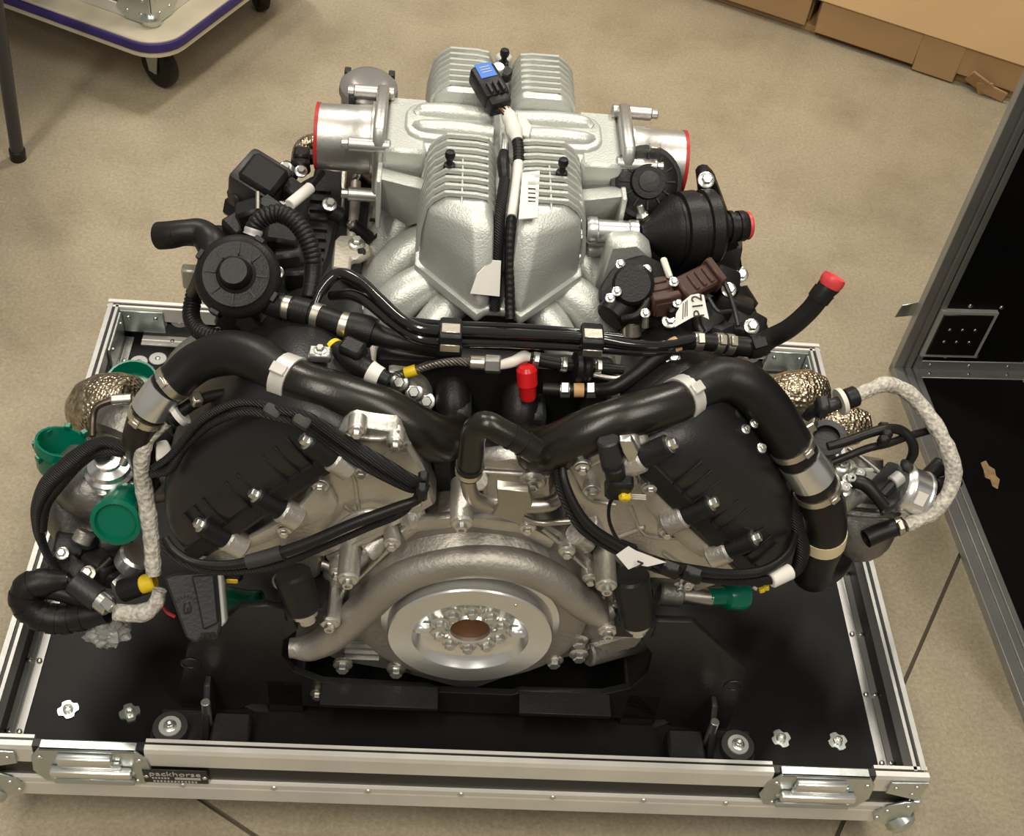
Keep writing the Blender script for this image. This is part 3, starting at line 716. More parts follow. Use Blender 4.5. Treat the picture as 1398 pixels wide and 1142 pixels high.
# shallow dish round the flywheel
FX = at(642, 870, Y=.085).x
lathe('housing_dish', (FX, .112, CZ), (FX, .2, CZ), [(0, .112), (-.004, .128), (.0, .142), (.018, .150), (.022, .115)], CASTD, bh, 40)
for x, y, st in ((630, 716, 1), (535, 744, 0), (475, 793, 1), (450, 853, 1), (720, 722, 0), (774, 755, 0), (828, 802, 1), (830, 864, 1), (460, 784, 0), (806, 792, 0), (838, 834, 0)):
    Yb = .086 if st else .110
    p = at(x, y, Y=Yb); bb = rod('bolt_boss', p, p + V(0, .06, 0), .0128 if st else .010, CAST, bh); bolt(p, (0, -1, 0), .0088 if st else .0072, bb, SOC if st else HEX)
for x, y in ((468, 908), (541, 914), (756, 901), (790, 874), (790, 893)):
    p = at(x, y, Y=.115); bolt(p, (0, -1, 0), .011, bh)
for a, b in (((480, 800), (530, 752)), ((455, 846), (472, 800)), ((740, 722), (775, 752)), ((782, 760), (826, 800))):
    ridge([a, b], .122, 3, bh, CAST)
for k in range(4): box('cast_mark', at(494, 876 + k * 8.2, Y=.1285), (.044, .003, .0022), MACH, bh, bevel=0)
for k in range(9): box('cast_mark', at(646 + k * 5, 735.5 + k * .15, Y=.1292), (.0024, .0016, .0052 if k % 3 else .0035), CAST, bh, bevel=0)
# ---- starter side bracket, lower right
yprism('lower_bracket', [(790, 888), (850, 870), (885, 868), (870, 885), (830, 896)], .12, .2, CASTD, bh, .004)
rod('oil_drain', at(800, 892, Y=.12), at(875, 872, Y=.16), .018, GUNM, bh)
# ---- flywheel
fy = lathe('flywheel', (FX, .0845, CZ), (FX, .2, CZ), [(.018, .0245), (.011, .0245), (.0095, .027), (.013, .029), (.0135, .034), (.0135, .058), (.008, .066), (.001, .0695), (0, .0705), (0, .0985), (.002, .100), (.020, .1005), (.022, .1085), (.036, .110), (.040, .1), (.040, .02)], MACH, E_, 72, label='bright machined flywheel hub')
lathe('pilot_bore', (FX, .103, CZ), (FX, .2, CZ), [(-.002, .024), (0, .02), (.004, .012), (.004, 0)], mat('rusty_bore', (.16, .07, .03), .6, .5), fy, 24)
for k in range(10):
    a = 2 * math.pi * (k + .5) / 10
    bolt(V(FX + .0385 * math.cos(a), .0975, CZ + .0385 * math.sin(a)), (0, -1, 0), .0094, fy, HEX, 'flange_bolt', .3)
for a in (0, math.pi):
    box('slot', (FX + .058 * math.cos(a), .0935, CZ + .004), (.022, .012, .012), MACH, fy, bevel=.003)
bolt(at(704, 827, Y=.0843), (0, -1, 0), .002, fy, RIV, 'dowel')
# ---- valley block and steel coolant pipe
vb = yprism('valley_housing', [(654, 628), (700, 622), (755, 634), (758, 690), (735, 700), (655, 694)], .15, .172, CAST, E_, .006)
rod('bolt_boss', at(727, 660, Y=.142), at(727, 660, Y=.142) + V(0, .02, 0), .016, CAST, vb); bolt(at(727, 660, Y=.141), (0, -1, 0), .009, vb, SOC)
for a, b in (((660, 645), (750, 650)), ((656, 632), (665, 690))): ridge([a, b], .147, 3, vb)
yprism('valley_cover', [(590, 622), (618, 625), (616, 672), (592, 668)], .16, .2, PLASTIC, E_, .002)
rod('bolt_boss', at(654, 657, Y=.135), at(654, 657, Y=.16), .011, CAST, vb)
sp = tube('steel_coolant_pipe', [(640, 640, 'Y', .10), (640, 664, 'Y', .10), (648, 681, 'Y', .102), (668, 688, 'Y', .105), (700, 690, 'Y', .108), (738, 690, 'Y', .112), (757, 684, 'Y', .12), (766, 665, 'Y', .14)], 11, PIPES, E_, 16)
prism('pipe_bracket', [at(678, 667, Y=.088), at(722, 672, Y=.088), at(727, 690, Y=.086), at(718, 700, Y=.090), at(712, 717, Y=.105), at(672, 704, Y=.098), at(680, 690, Y=.086)], (0, .012, 0), PIPES, E_, .001)
tube('steel_vent_pipe', [(712, 706, 'Y', .11), (735, 714, 'Y', .11), (775, 712, 'Y', .115), (800, 708, 'Y', .12)], 4.5, PIPES, E_, 10)
elb = tube('coolant_elbow', [(640, 648, 'Y', .10), (643, 620, 'Y', .098), (647, 592, 'Y', .095), (662, 580, 'Y', .092), (686, 590, 'Y', .088), (710, 603, 'Y', .086), (731, 616, 'Y', .084)], [17, 18, 18, 19, 18, 18, 18], SILIC, E_, 18, wall=.003)
band('hose_clamp', elb, .05, .007, CLAMP, screw=False); band('hose_clamp', elb, .10, .004, RUBBER, screw=False)
band('hose_ring', elb, .90, .003, RUBBER, screw=False, grow=1.03); band('hose_ring', elb, .80, .003, RUBBER, screw=False, grow=1.03)
# ---- black ducts standing in the valley
for pts, r in (([(615, 508, .64), (617, 530, .635), (619, 560, .62), (620, 600, .58)], [18, 23, 24, 24]), ([(708, 516, .64), (709, 540, .635), (710, 570, .62), (712, 605, .58)], [20, 25, 26, 26])):
    tube('valley_duct', pts, r, PLASTIC, E_, 20)
box('valley_floor', (0, .36, .57), (.2, .38, .04), PLASTIC, E_, bevel=.008)
for x in (-.11, -.04, .045, .115):
    box('injector_block', (x, .235, .61), (.03, .05, .05), PLASTG, E_, bevel=.005)
box('valley_dark_box', (0, .262, .625), (.27, .03, .10), PLASTIC, E_, bevel=.008, seg=2)  # black box added only to keep the valley dark between the pipes
for px in ((655, 520), (660, 545), (670, 565), (760, 560), (755, 540)):
    p = at(*px, Z=.585); rod('valley_fitting', p, p + V(0, .02, .03), .010, random.choice((PLASTG, PLASTIC)), E_)
# ================================================================== intake
def lobe(s, ys, ye, front, parent):
    """one ribbed half of the plenum"""
    bm = bmesh.new(); rings = []
    if front:
        R = [(.695, [(.010, .318), (.024, .306), (.094, .384), (.094, ye), (.010, ye)]),
             (.712, [(.010, .318), (.025, .307), (.094, .385), (.094, ye), (.010, ye)]),
             (.752, [(.011, .332), (.030, .325), (.091, .378), (.091, ye), (.011, ye)]),
             (.785, [(.013, .350), (.034, .347), (.086, .374), (.086, ye), (.013, ye)]),
             (.800, [(.022, .366), (.036, .364), (.068, .380), (.068, ye), (.022, ye)])]
    else:
        R = [(.70, [(.010, ys), (.094, ys), (.094, .655), (.060, .705), (.010, .705)]),
             (.755, [(.011, ys), (.092, ys), (.092, .652), (.058, .702), (.011, .702)]),
             (.787, [(.013, ys), (.086, ys), (.086, .648), (.055, .694), (.013, .694)]),
             (.802, [(.022, ys), (.070, ys), (.070, .642), (.050, .682), (.022, .682)])]
    for z, poly in R: rings.append([bm.verts.new((s * x, y, z)) for x, y in poly])
    n = len(rings[0])
    for a, b in zip(rings, rings[1:]):
        for k in range(n): bm.faces.new((a[k], a[(k + 1) % n], b[(k + 1) % n], b[k]))
    bm.faces.new(rings[0]); bm.faces.new(rings[-1])
    bmesh.ops.recalc_face_normals(bm, faces=bm.faces)
    bmesh.ops.bevel(bm, geom=bm.edges[:], offset=.005, segments=2, affect='EDGES', profile=.5, clamp_overlap=True)
    o = bm_obj('plenum_lobe', bm, PLEN, parent, 32)
    # ribs over the hump
    sec = [(.013, .770), (.0145, .785), (.022, .8005), (.036, .8025), (.068, .8025), (.080, .793), (.087, .782), (.0925, .752), (.0945, .72)]
    yy = [.384 + k * .0138 for k in range(9)] if front else [.606 + k * .0128 for k in range(7)]
    for k, y in enumerate(yy):
        top = [V(s * x, y, z) for x, z in sec]; c_ = V(s * .05, y, .74)
        out = [p + (p - c_).normalized() * .0042 for p in top]
        vs = []; fs = []
        for p, q in zip(top, out):
            for dy, w_ in ((-.0022, 1), (.0022, 1)):
                vs.append(p + V(0, dy * 1.3, 0)); vs.append(q + V(0, dy, 0))
        for i in range(len(top) - 1):
            a, b = i * 4, i * 4 + 4
            fs += [(a, a + 1, b + 1, b), (a + 3, a + 2, b + 2, b + 3), (a + 1, a + 3, b + 3, b + 1)]
        fs += [(0, 1, 3, 2), (len(vs) - 4, len(vs) - 3, len(vs) - 1, len(vs) - 2)]
        mesh_obj('cooling_rib', vs, fs, PLEN, o, 30)
    if front:   # long seam ridge down the front face
        tube('casting_seam', [V(s * .05, .45, .8035), V(s * .05, .384, .803), V(s * .05, .366, .788), V(s * .049, .350, .752), V(s * .048, .336, .715)], 1.6, PLEN, o, 6, 3)
    return o
pl = prism('intake_plenum', [V(x, y, .702) for x, y in ((-.014, .312), (-.025, .300), (-.099, .380), (-.099, .66), (-.065, .712), (.065, .712), (.099, .66), (.099, .380), (.025, .300), (.014, .312))], (0, 0, -.014), PLEN, E_, .004, seg=2, label='silver ribbed intake plenum')
for s in (-1, 1):
    lobe(s, .36, .51, True, pl); lobe(s, .59, .70, False, pl)
box('plenum_spine', (0, .535, .735), (.030, .33, .066), PLEN, pl, bevel=.006)
# cross body between the throttles, with raised oval pads
for s in (-1, 1):
    box('plenum_wing', (s * .068, .548, .738), (.13, .105, .084), PLEN, pl, bevel=.012, seg=3)
    ax0, ax1 = .012, .120; yc = .549; hw = .037
    poly = [V(s * x, y, .778) for x, y in ((ax0, yc - hw), (ax1 - hw * .5, yc - hw), (ax1 - .005, yc - hw * .75), (ax1, yc - hw * .4), (ax1, yc + hw * .4), (ax1 - .005, yc + hw * .75), (ax1 - hw * .5, yc + hw), (ax0, yc + hw))]
    prism('raised_pad', poly, (0, 0, .009), PLEN, pl, .004, seg=3)
    for dy in (-.017, .017):
        tube('pad_ridge', [V(s * .014, yc + dy, .785), V(s * .06, yc + dy, .787), V(s * .095, yc + dy, .786), V(s * .108, yc + dy * .7, .783)], [12, 13, 12, 8], PLEN, pl, 14, 4)
    # throttle neck box with flat plates
    nk = box('throttle_neck', (s * .118, .545, .737), (.05, .112, .09), PLEN, pl, bevel=.004)
    prism('neck_plate', [V(s * .075, .452, .752), V(s * .146, .462, .758), V(s * .146, .488, .755), V(s * .146, .488, .695), V(s * .11, .462, .690), V(s * .085, .452, .71)], (0, .022, 0), PLEN, pl, .003)
    prism('neck_rib', [V(s * .143, .455, .76), V(s * .149, .455, .76), V(s * .149, .455, .69), V(s * .143, .455, .69)], (0, .1, 0), PLEN, pl, .001)
# runners, four a side
for s in (-1, 1):
    for k, y in enumerate((.375, .45, .525, .60)):
        tube('intake_runner', [V(s * .040, y + .02, .668), V(s * .080, y + .008, .672), V(s * .115, y - .010, .655), V(s * .138, y - .025, .620), V(s * .150, y - .035, .57)], [26, 29, 31, 31, 30], PLEN, E_, 20)
for s in (-1, 1):
    tube('intake_runner', [V(s * .035, .37, .668), V(s * .062, .345, .660), V(s * .085, .318, .632), V(s * .098, .295, .59), V(s * .102, .285, .55)], [22, 25, 26, 26, 25], PLEN, E_, 18)
# ---- throttle bodies
TY, TZ = .548, .752
def throttle(s):
    x0, x1 = s * .145, s * .226
    t = lathe('throttle_body', (x0, TY, TZ), (x1, TY, TZ), [(0, .046), (.014, .046), (.015, .042), (.030, .0415), (.032, .0405), (.074, .0395), (.081, .0395), (.081, .0355), (.02, .0345)], TBAL, E_, 40)
    lathe('red_dust_ring', (x1, TY, TZ), (x1 + s, TY, TZ), [(-.003, .0402), (.0012, .0405), (.0016, .0385), (.0010, .035), (-.012, .0345)], REDR, t, 40)
    lathe('throttle_plate', (s * .19, TY, TZ), (s * .2, TY, TZ), [(0, .0345), (.002, .0345), (.002, 0)], CLAMP, t, 32)
    prism('mounting_flange', [V(s * .142, TY + a, TZ + b) for a, b in ((-.056, -.046), (-.05, -.056), (.05, -.056), (.056, -.046), (.056, .03), (.048, .05), (-.048, .05), (-.056, .03))], (s * .014, 0, 0), TBAL, t, .003)
    for dy, dz in ((.048, .036), (-.048, .026), (-.05, -.046), (.05, -.046)):
        so = rod('stand_off', V(s * .135, TY + dy, TZ + dz), V(s * .185, TY + dy, TZ + dz), .0085, TBAL, t)
        rod('screw', V(s * .183, TY + dy, TZ + dz), V(s * .193, TY + dy, TZ + dz), .006, TBAL, so, seg=10)
    return t
TL, TR = throttle(-1), throttle(1)
p = at(488, 216, Z=.735)
lathe('vacuum_port', p + V(.006, .03, -.002), p + V(0, -.004, .004), [(0, .013), (.026, .012), (.033, .0125), (.033, .0095), (.01, .009)], TBAL, TL, 20)
# motor cover behind the near throttle: grey domed cap
mc = lathe('motor_cover', (-.170, .628, .735), (-.168, .622, .80), [(0, .034), (.03, .034), (.034, .037), (.044, .036), (.052, .028), (.055, .016), (.055, 0)], mat('smoke_grey_plastic', (.20, .19, .18), .3, .2), TL, 28)
for k in range(3):
    a = math.radians(40 + 100 * k); box('clip', V(-.169 + .036 * math.cos(a), .625 + .036 * math.sin(a), .775), (.008, .012, .02), PLASTG, mc, bevel=.001)
# motor cover of the other throttle: black ribbed disc facing up and forward
ax = V(.05, -.62, .55).normalized(); cc = at(884, 248, Z=.765)
mk = lathe('motor_cover', cc - ax * .05, cc, [(0, .036), (.03, .037), (.034, .040), (.046, .039), (.050, .033), (.051, .022), (.057, .0205), (.057, 0)], PLASTIC, TR, 32, label='black ribbed throttle motor cover')
sx_ = ax.cross(V(0, 0, 1)).normalized(); sy_ = sx_.cross(ax)
for k in range(12):
    a = 2 * math.pi * k / 12; d_ = sx_ * math.cos(a) + sy_ * math.sin(a)
    box('rib', cc + d_ * .028 + ax * .001, (.012, .002, .004), PLASTIC, mk, basis=(d_, ax.cross(d_), ax), bevel=0)
lathe('outer_ring', cc - ax * .018, cc, [(0, .040), (0, .0445), (.012, .0445), (.014, .040)], PLASTG, mk, 32)
box('spring_clip', cc + V(.004, .02, .036), (.014, .010, .006), CLAMP, mk, bevel=.001)
lathe('hub_cap', cc + ax * .005, cc + ax, [(0, .013), (.004, .0125), (.005, .004), (.005, 0)], PLASTG, mk, 18)
# ---- pins, sensor and cables on the plenum
for x, y, z in ((687, 92, .800), (613, 232, .800), (766, 242, .800)):
    p = at(x, y, Z=z)
    q = lathe('ball_stud', p, p + V(0, 0, 1), [(-.01, .007), (0, .0072), (.008, .0065), (.009, .004), (.014, .0035), (.017, .0055), (.021, .0062), (.025, .005), (.026, 0)], PLASTIC, pl, 14)
rod('stud_foot', V(-.001, .675, .78), V(-.001, .675, .805), .011, PLEN, pl)
sA, sB = at(655, 96, Z=.828), at(680, 140, Z=.815)
sd = (sB - sA).normalized(); sn = (V(0, -.1, 1) - sd * V(0, -.1, 1).dot(sd)).normalized(); sw = sn.cross(sd)
sns = box('pressure_sensor', (sA + sB) / 2, ((sB - sA).length * .92, .033, .026), PLASTIC, pl, basis=(sd, sw, sn), bevel=.005, seg=2)
box('blue_label', sA + sd * .013 + sn * .0133, (.022, .021, .001), BLUE, sns, basis=(sd, sw, sn), bevel=0, label='blue sensor label')
for k in range(3): box('label_print', sA + sd * (.008 + .004 * k) + sn * .0139, (.0012, .013, .0006), INKW, sns, basis=(sd, sw, sn), bevel=0)
box('connector', sB + sd * -.006 + sn * -.002, (.030, .028, .024), PLASTIC, sns, basis=(sd, sw, sn), bevel=.004, seg=2)
for k in range(3): box('connector_tab', sB - sd * .012 + sw * (.008 * (k - 1)) + sn * .014, (.016, .004, .006), PLASTG, sns, basis=(sd, sw, sn), bevel=.001)
rod('port_screw', at(679, 100, Z=.81), at(679, 100, Z=.81) + sn * .012, .008, STEEL, sns)
rod('port', at(688, 107, Z=.80), at(688, 107, Z=.80) + sn * .014, .009, PLASTIC, sns)
for k in range(4):
    o0 = sB + sd * .008 + sw * (.006 * (k - 1.5)); e0 = at(693 + k * 1.2, 163, Z=.815)
    tube('wire', [o0, o0.lerp(e0, .5) + V(0, 0, .003), e0], 1.3, COPPER if k % 2 else PLASTIC, pl, 6, 4)
wl = tube('taped_loom', [(691, 152, .808), (697, 164, .812), (702, 178, .810), (706, 192, .806)], [8, 11, 11, 8], WHITE, pl, 12, rough=.12)
yp = prism('tape_flag', [at(x, y, Z=.80) for x, y in ((706, 152), (716, 158), (726, 172), (722, 186), (710, 184))], (0, 0, -.003), WHITE, pl, .0005)
c1_ = tube('corrugated_conduit', [(706, 190, .806), (708, 205, .803), (708, 222, .800)], 7.5, PLASTIC, pl, 10, corr=(.005, .07))
c2_ = tube('white_taped_cable', [(708, 219, .800), (705, 250, .797), (701, 280, .794), (699, 296, .790)], 7, WHITE, pl, 10)
c3_ = tube('corrugated_conduit', [(699, 293, .790), (696, 330, .768), (696, 380, .735), (696, 415, .712), (697, 436, .700)], 7, PLASTIC, pl, 10, corr=(.007, .06))
c4_ = tube('sensor_lead', [(688, 184, .806), (689, 195, .806), (688, 208, .804)], [4, 6, 7], STEEL, pl, 10)
c5_ = tube('lead_plug', [(688, 203, .803), (687, 222, .802), (688, 238, .798), (688, 248, .796)], [6, 9, 8, 6], PLASTIC, pl, 10)
c6_ = tube('braided_lead', [(689, 245, .796), (684, 280, .792), (681, 320, .772), (679, 355, .748), (677, 395, .72), (675, 425, .70)], 7.5, BRAID, pl, 10)
lb = prism('paper_label', [at(x, y, Z=z) for x, y, z in ((713, 236, .806), (737, 233, .806), (734, 297, .806), (708, 299, .804))], (0, 0, -.0012), PAPER, pl, 0, label='white barcode label')
for k, (y, h) in enumerate(((250, 5), (258, 2), (264, 1.4), (270, 2), (275, 1.4))):
    a, b = at(721, y, Z=.8063), at(731, y, Z=.8063)
    box('print_bar', (a + b) / 2 + V(0, 0, .0003), ((b - a).length, h * mpp(a) * 1.2, .0004), INK if k else INKW, lb, bevel=0)
tg = prism('paper_flag', [at(x, y, Z=z) for x, y, z in ((670, 355, .752), (684, 356, .752), (682, 404, .722), (662, 402, .722), (642, 400, .726), (651, 374, .748))], (.0, -.0012, 0), PAPER, pl, 0)
# ================================================================== big charge air hoses
hl = tube('charge_air_hose', [(384, 513, .690), (420, 528, .692), (463, 542, .688), (522, 562, .676), (570, 588, .655), (604, 600, .632), (622, 585, .600), (624, 560, .575)], [31, 33, 34, 34, 34, 33, 30, 27], SILIC, E_, 28)
hr = tube('charge_air_hose', [(940, 540, .700), (920, 551, .702), (885, 562, .702), (840, 576, .696), (795, 594, .680), (755, 612, .655), (725, 612, .622), (712, 590, .59), (710, 565, .575)], [29, 31, 31, 32, 33, 33, 31, 27, 25], SILIC, E_, 28)
hl2 = tube('turbo_outlet_hose', [(386, 514, .690), (372, 503, .692), (345, 488, .692), (312, 482, .685), (270, 495, .668), (240, 520, .650), (226, 532, .640), (205, 560, .615), (192, 590, .580), (190, 612, .545), (200, 645, .48), (196, 670, .43)], [30, 30, 31, 31, 28, 26, 25, 25, 23, 20, 18, 17], RUBBER, E_, 26)
hr2 = tube('turbo_outlet_hose', [(938, 540, .700), (955, 529, .704), (985, 518, .705), (1020, 528, .698), (1050, 560, .672), (1075, 598, .640), (1092, 628, .612), (1110, 655, .585), (1124, 695, .540), (1124, 735, .485), (1112, 766, .430), (1110, 782, .385), (1132, 772, .35), (1156, 742, .355)], [29, 30, 31, 32, 32, 30, 29, 30, 31, 30, 29, 27, 24, 20], RUBBER, E_, 26)
band('hose_clamp', hl, .03, .020, ALU, grow=1.06); band('hose_clamp', hr, .025, .018, ALU, grow=1.06)
bx = at(437, 484, Z=.712); cb_ = box('clamp_buckle', bx, (.024, .016, .012), STEEL, hl, bevel=.002); bolt(bx + V(0, 0, .006), (0, 0, 1), .006, cb_, HEX)
def joint(hose, t, w_, g=1.03):
    j = band('joint_sleeve', hose, t, w_, MACH, grow=g, screw=False, seg=28)
    band('hose_clamp', hose, t - .066, .008, CLAMP, grow=1.05); band('hose_clamp', hose, t + .066, .008, CLAMP, grow=1.05); return j
joint(hl2, .452, .034); joint(hr2, .382, .036)
band('paint_mark', hr2, .605, .020, CREAM, grow=1.012, screw=False, seg=26)
for k in range(4):      # pale moulded print on the rubber
    p, q = at(268 + k * 4, 504 + k * 3.4, Z=.70), at(305 + k * 2, 497 + k * 3.4, Z=.70)
# ================================================================== cross pipes over the valley
r1 = tube('gloss_crossover_pipe', [(427, 425, .70), (440, 395, .715), (463, 374, .728), (492, 385, .732), (520, 410, .735), (548, 436, .736), (575, 449, .735), (615, 452, .735), (700, 456, .735), (804, 462, .735), (860, 470, .73), (905, 472, .725), (950, 464, .72)], [7, 8, 8.5, 8.5, 8, 8, 8, 7.5, 7.5, 7.5, 7, 6.5, 6], GLOSS, E_, 14)
r2 = tube('gloss_crossover_pipe', [(452, 404, .700), (480, 403, .715), (505, 415, .722), (535, 440, .724), (570, 461, .723), (615, 466, .722), (700, 468, .722), (804, 475, .722), (870, 480, .715), (930, 480, .71)], [7, 8, 8, 8, 8, 8, 8, 7.5, 7, 6], GLOSS, E_, 14)
r3 = tube('gloss_crossover_pipe', [(560, 438, .728), (615, 443, .726), (700, 446, .726), (780, 452, .726), (850, 460, .72)], 5, GLOSS, E_, 10)
for x, y in ((615, 456), (808, 463)):
    p = at(x, y, Z=.735); c_ = box('pipe_clip', p, (.025, .034, .020), PLASTIC, E_, bevel=.004, seg=2)
    box('clip_plate', p + V(0, -.003, .0108), (.020, .014, .0022), CLAMP, c_, bevel=.0006)
    box('clip_plate', p + V(0, -.018, -.004), (.021, .002, .010), CLAMP, c_, bevel=.0006)
# coolant hose with clamps, upper left
ch = tube('coolant_hose', [(362, 414, .70), (392, 420, .70), (430, 430, .70), (468, 443, .70), (500, 452, .698), (530, 462, .696), (565, 470, .694), (600, 476, .69), (628, 480, .685)], [12, 15, 16, 16, 18, 14, 14, 13, 12], RUBBER, E_, 18)
for t in (.11, .27, .42): band('hose_clamp', ch, t, .009, CLAMP, screw=False, grow=1.05)
band('quick_coupling', ch, .50, .03, PLASTIC, screw=False, grow=1.2); band('quick_coupling', ch, .19, .02, PLASTIC, screw=False, grow=1.16); band('quick_coupling', ch, .04, .024, PLASTIC, screw=False, grow=1.25)
ye_ = tube('branch_hose', [(414, 432, .695), (408, 450, .675), (402, 470, .65), (396, 486, .63)], 9, RUBBER, E_, 14)
band('quick_coupling', ye_, .15, .014, PLASTIC, screw=False, grow=1.3)
# ---- braided fuel line, fittings, red cap
fl_ = tube('braided_fuel_line', [(540, 512, .665), (562, 507, .672), (590, 498, .68), (620, 494, .685), (646, 495, .685)], [5, 5.5, 6, 6, 6.5], mat('steel_braid', (.36, .33, .27), .35, .9, .9, 120, kind='wave'), E_, 12)
band('yellow_tie', fl_, .20, .013, YEL, screw=False, grow=1.3)
cr = rod('crimp_sleeve', (642, 495, .686), (664, 496, .688), .0078, CLAMP, E_); rod('fitting_nut', (662, 497, .688), (684, 498, .69), .0105, STEEL, E_, seg=6)
wt = tube('taped_union', [(682, 499, .69), (700, 494, .694), (714, 487, .697), (724, 488, .697)], [6, 8, 8, 6], WHITE, E_, 12, rough=.15)
f2 = tube('fuel_hose', [(722, 490, .692), (742, 494, .69), (764, 498, .688), (790, 500, .686), (815, 502, .684), (850, 505, .68)], [9, 8, 8, 9, 8, 7], RUBBER, E_, 14)
for t in (.07, .36, .72): band('hose_clamp', f2, t, .007, STEEL, grow=1.15)
lathe('check_valve', at(782, 500, Z=.688), at(806, 501, Z=.686), [(0, .009), (.002, .017), (.007, .0185), (.011, .0165), (.015, .0185), (.019, .017), (.021, .009)], PLASTIC, E_, 22)
rcp = at(719, 505, Z=.69); rcq = at(721, 546, Z=.655)
rc = lathe('red_cap', rcp, rcq, [(-.004, .008), (0, .0115), (.018, .0115), (.020, .0100), ((rcq - rcp).length - .004, .0095), ((rcq - rcp).length, .007)], RED, E_, 20, label='bright red rubber cap')
cap_n = (CAM - rcp).normalized()
prism('moulded_mark', [rcp.lerp(rcq, .52) + cap_n * .0112 + V(a, 0, b) for a, b in ((-.004, -.003), (.004, -.003), (.003, .001), (0, .003), (-.003, .001))], cap_n * .0006, REDP, rc, 0)
f3 = tube('heater_hose', [(742, 531, .665), (770, 533, .668), (790, 533, .67), (812, 533, .672), (838, 530, .68), (862, 515, .69), (888, 494, .70), (912, 478, .71), (932, 468, .715), (958, 467, .715), (990, 470, .71), (1040, 476, .70)], [9, 9, 9, 9, 10, 10, 11, 11, 11, 12, 13, 12], RUBBER, E_, 16)
for t in (.09, .195): band('hose_clamp', f3, t, .010, STEEL, grow=1.12)
band('tan_mark', f3, .145, .011, mat('tan_label', (.55, .33, .14), .5), grow=1.03, screw=False)
band('tan_mark', f3, .60, .008, mat('tan_label', (.55, .33, .14), .5), grow=1.03, screw=False)
for t in (.70, .79, .84): band('hose_clamp', f3, t, .009, CLAMP, grow=1.1)
tube('thin_pipe', [(810, 512, .68), (840, 517, .68), (865, 510, .68)], 4, PIPES, E_, 10)
# rising hose at the right with red plug
hu = tube('coolant_outlet_hose', [(985, 470, .71), (1030, 474, .705), (1052, 462, .715), (1078, 448, .735), (1105, 424, .76), (1122, 402, .78), (1134, 388, .79)], [13, 14, 14, 13.5, 13.5, 14, 16], RUBBER, E_, 20)
band('quick_coupling', hu, .28, .018, PLASTIC, screw=True, grow=1.12); band('hose_bead', hu, .90, .012, RUBBER, screw=False, grow=1.07)
pa, pb = at(1132, 391, Z=.789), at(1138, 381, Z=.797)
lathe('red_plug', pa, pb, [(0, .012), ((pb - pa).length * .5, .0135), ((pb - pa).length, .0135), ((pb - pa).length + .003, .0125), ((pb - pa).length + .001, .008), ((pb - pa).length - .004, .006)], REDP, hu, 20)
# ---- solenoid between hose and valley, left
so = tube('purge_solenoid', [(452, 474, .69), (475, 490, .692), (498, 503, .692), (514, 512, .69), (530, 520, .688)], [14, 17, 15, 13, 11], PLASTIC, E_, 16)
band('yellow_ring', so, .06, .006, YEL, screw=False, grow=1.0); band('paper_label', so, .80, .014, PAPER, screw=False, grow=1.03)
box('connector', at(482, 478, Z=.705), (.028, .022, .02), PLASTIC, so, bevel=.004, rot=(0.2, 0, -.5))
yprism('pump_housing', [(528, 508), (560, 512), (582, 526), (592, 545), (580, 560), (556, 550), (535, 535)], .235, .30, CAST, E_, .006, seg=2)
for x, y in ((545, 522), (565, 535), (582, 548)): bolt(at(x, y, Y=.232), (0, -.7, .7), .009, E_, HEX)
# ================================================================== upper left: breather, covers, hoses
dc = at(322, 374, Z=.735); dax = V(-.03, -.55, .75).normalized()
dk = lathe('oil_separator', dc - dax * .055, dc, [(0, .030), (.012, .040), (.034, .044), (.036, .0465), (.042, .0475), (.046, .0465), (.050, .0425), (.052, .0385), (.055, .0365), (.0535, .022), (.056, .0185), (.068, .0165), (.071, .0145), (.071, 0)], PLASTIC, E_, 40, label='round black oil separator with raised hub')
du = dax.cross(V(0, 0, 1)).normalized(); dv = du.cross(dax)
for k in range(8):
    a = 2 * math.pi * k / 8; d_ = du * math.cos(a) + dv * math.sin(a)
    box('rib', dc + d_ * .0285 + dax * -.0005, (.012, .0022, .003), PLASTIC, dk, basis=(d_, dax.cross(d_), dax), bevel=0)
for k in range(4):
    a = math.radians(25 + 90 * k); d_ = du * math.cos(a) + dv * math.sin(a)
    box('clip', dc + d_ * .047 - dax * .016, (.006, .012, .02), PLASTIC, dk, basis=(d_, dax.cross(d_), dax), bevel=.001)
cg = tube('corrugated_breather_hose', [(344, 322, .735), (350, 306, .745), (364, 295, .752), (384, 292, .755), (404, 304, .752), (419, 326, .742), (427, 352, .728), (427, 378, .712), (422, 408, .70)], [11, 12, 12.5, 12.5, 12.5, 12.5, 12, 11, 11], PLASTIC, E_, 18, corr=(.0052, .06))
band('hose_clamp', cg, .02, .010, LGREY, screw=False, grow=1.05); band('hose_end', cg, .90, .05, PLASTIC, screw=False, grow=.98)
bl = tube('breather_elbow', [(217, 322, .68), (232, 321, .685), (252, 318, .69), (274, 319, .69), (289, 333, .688), (290, 352, .68), (280, 376, .66), (268, 400, .62)], [19, 19, 18, 20, 22, 20, 15, 13], RUBBER, E_, 20, wall=.002)
cg2 = tube('corrugated_hose', [(270, 385, .63), (264, 408, .61), (261, 430, .60), (268, 448, .60), (284, 458, .605), (310, 461, .61), (340, 462, .61)], 11.5, PLASTIC, E_, 16, corr=(.005, .07))
box('hose_bracket', at(261, 378, Z=.64), (.02, .014, .03), BEIGE, E_, bevel=.002)
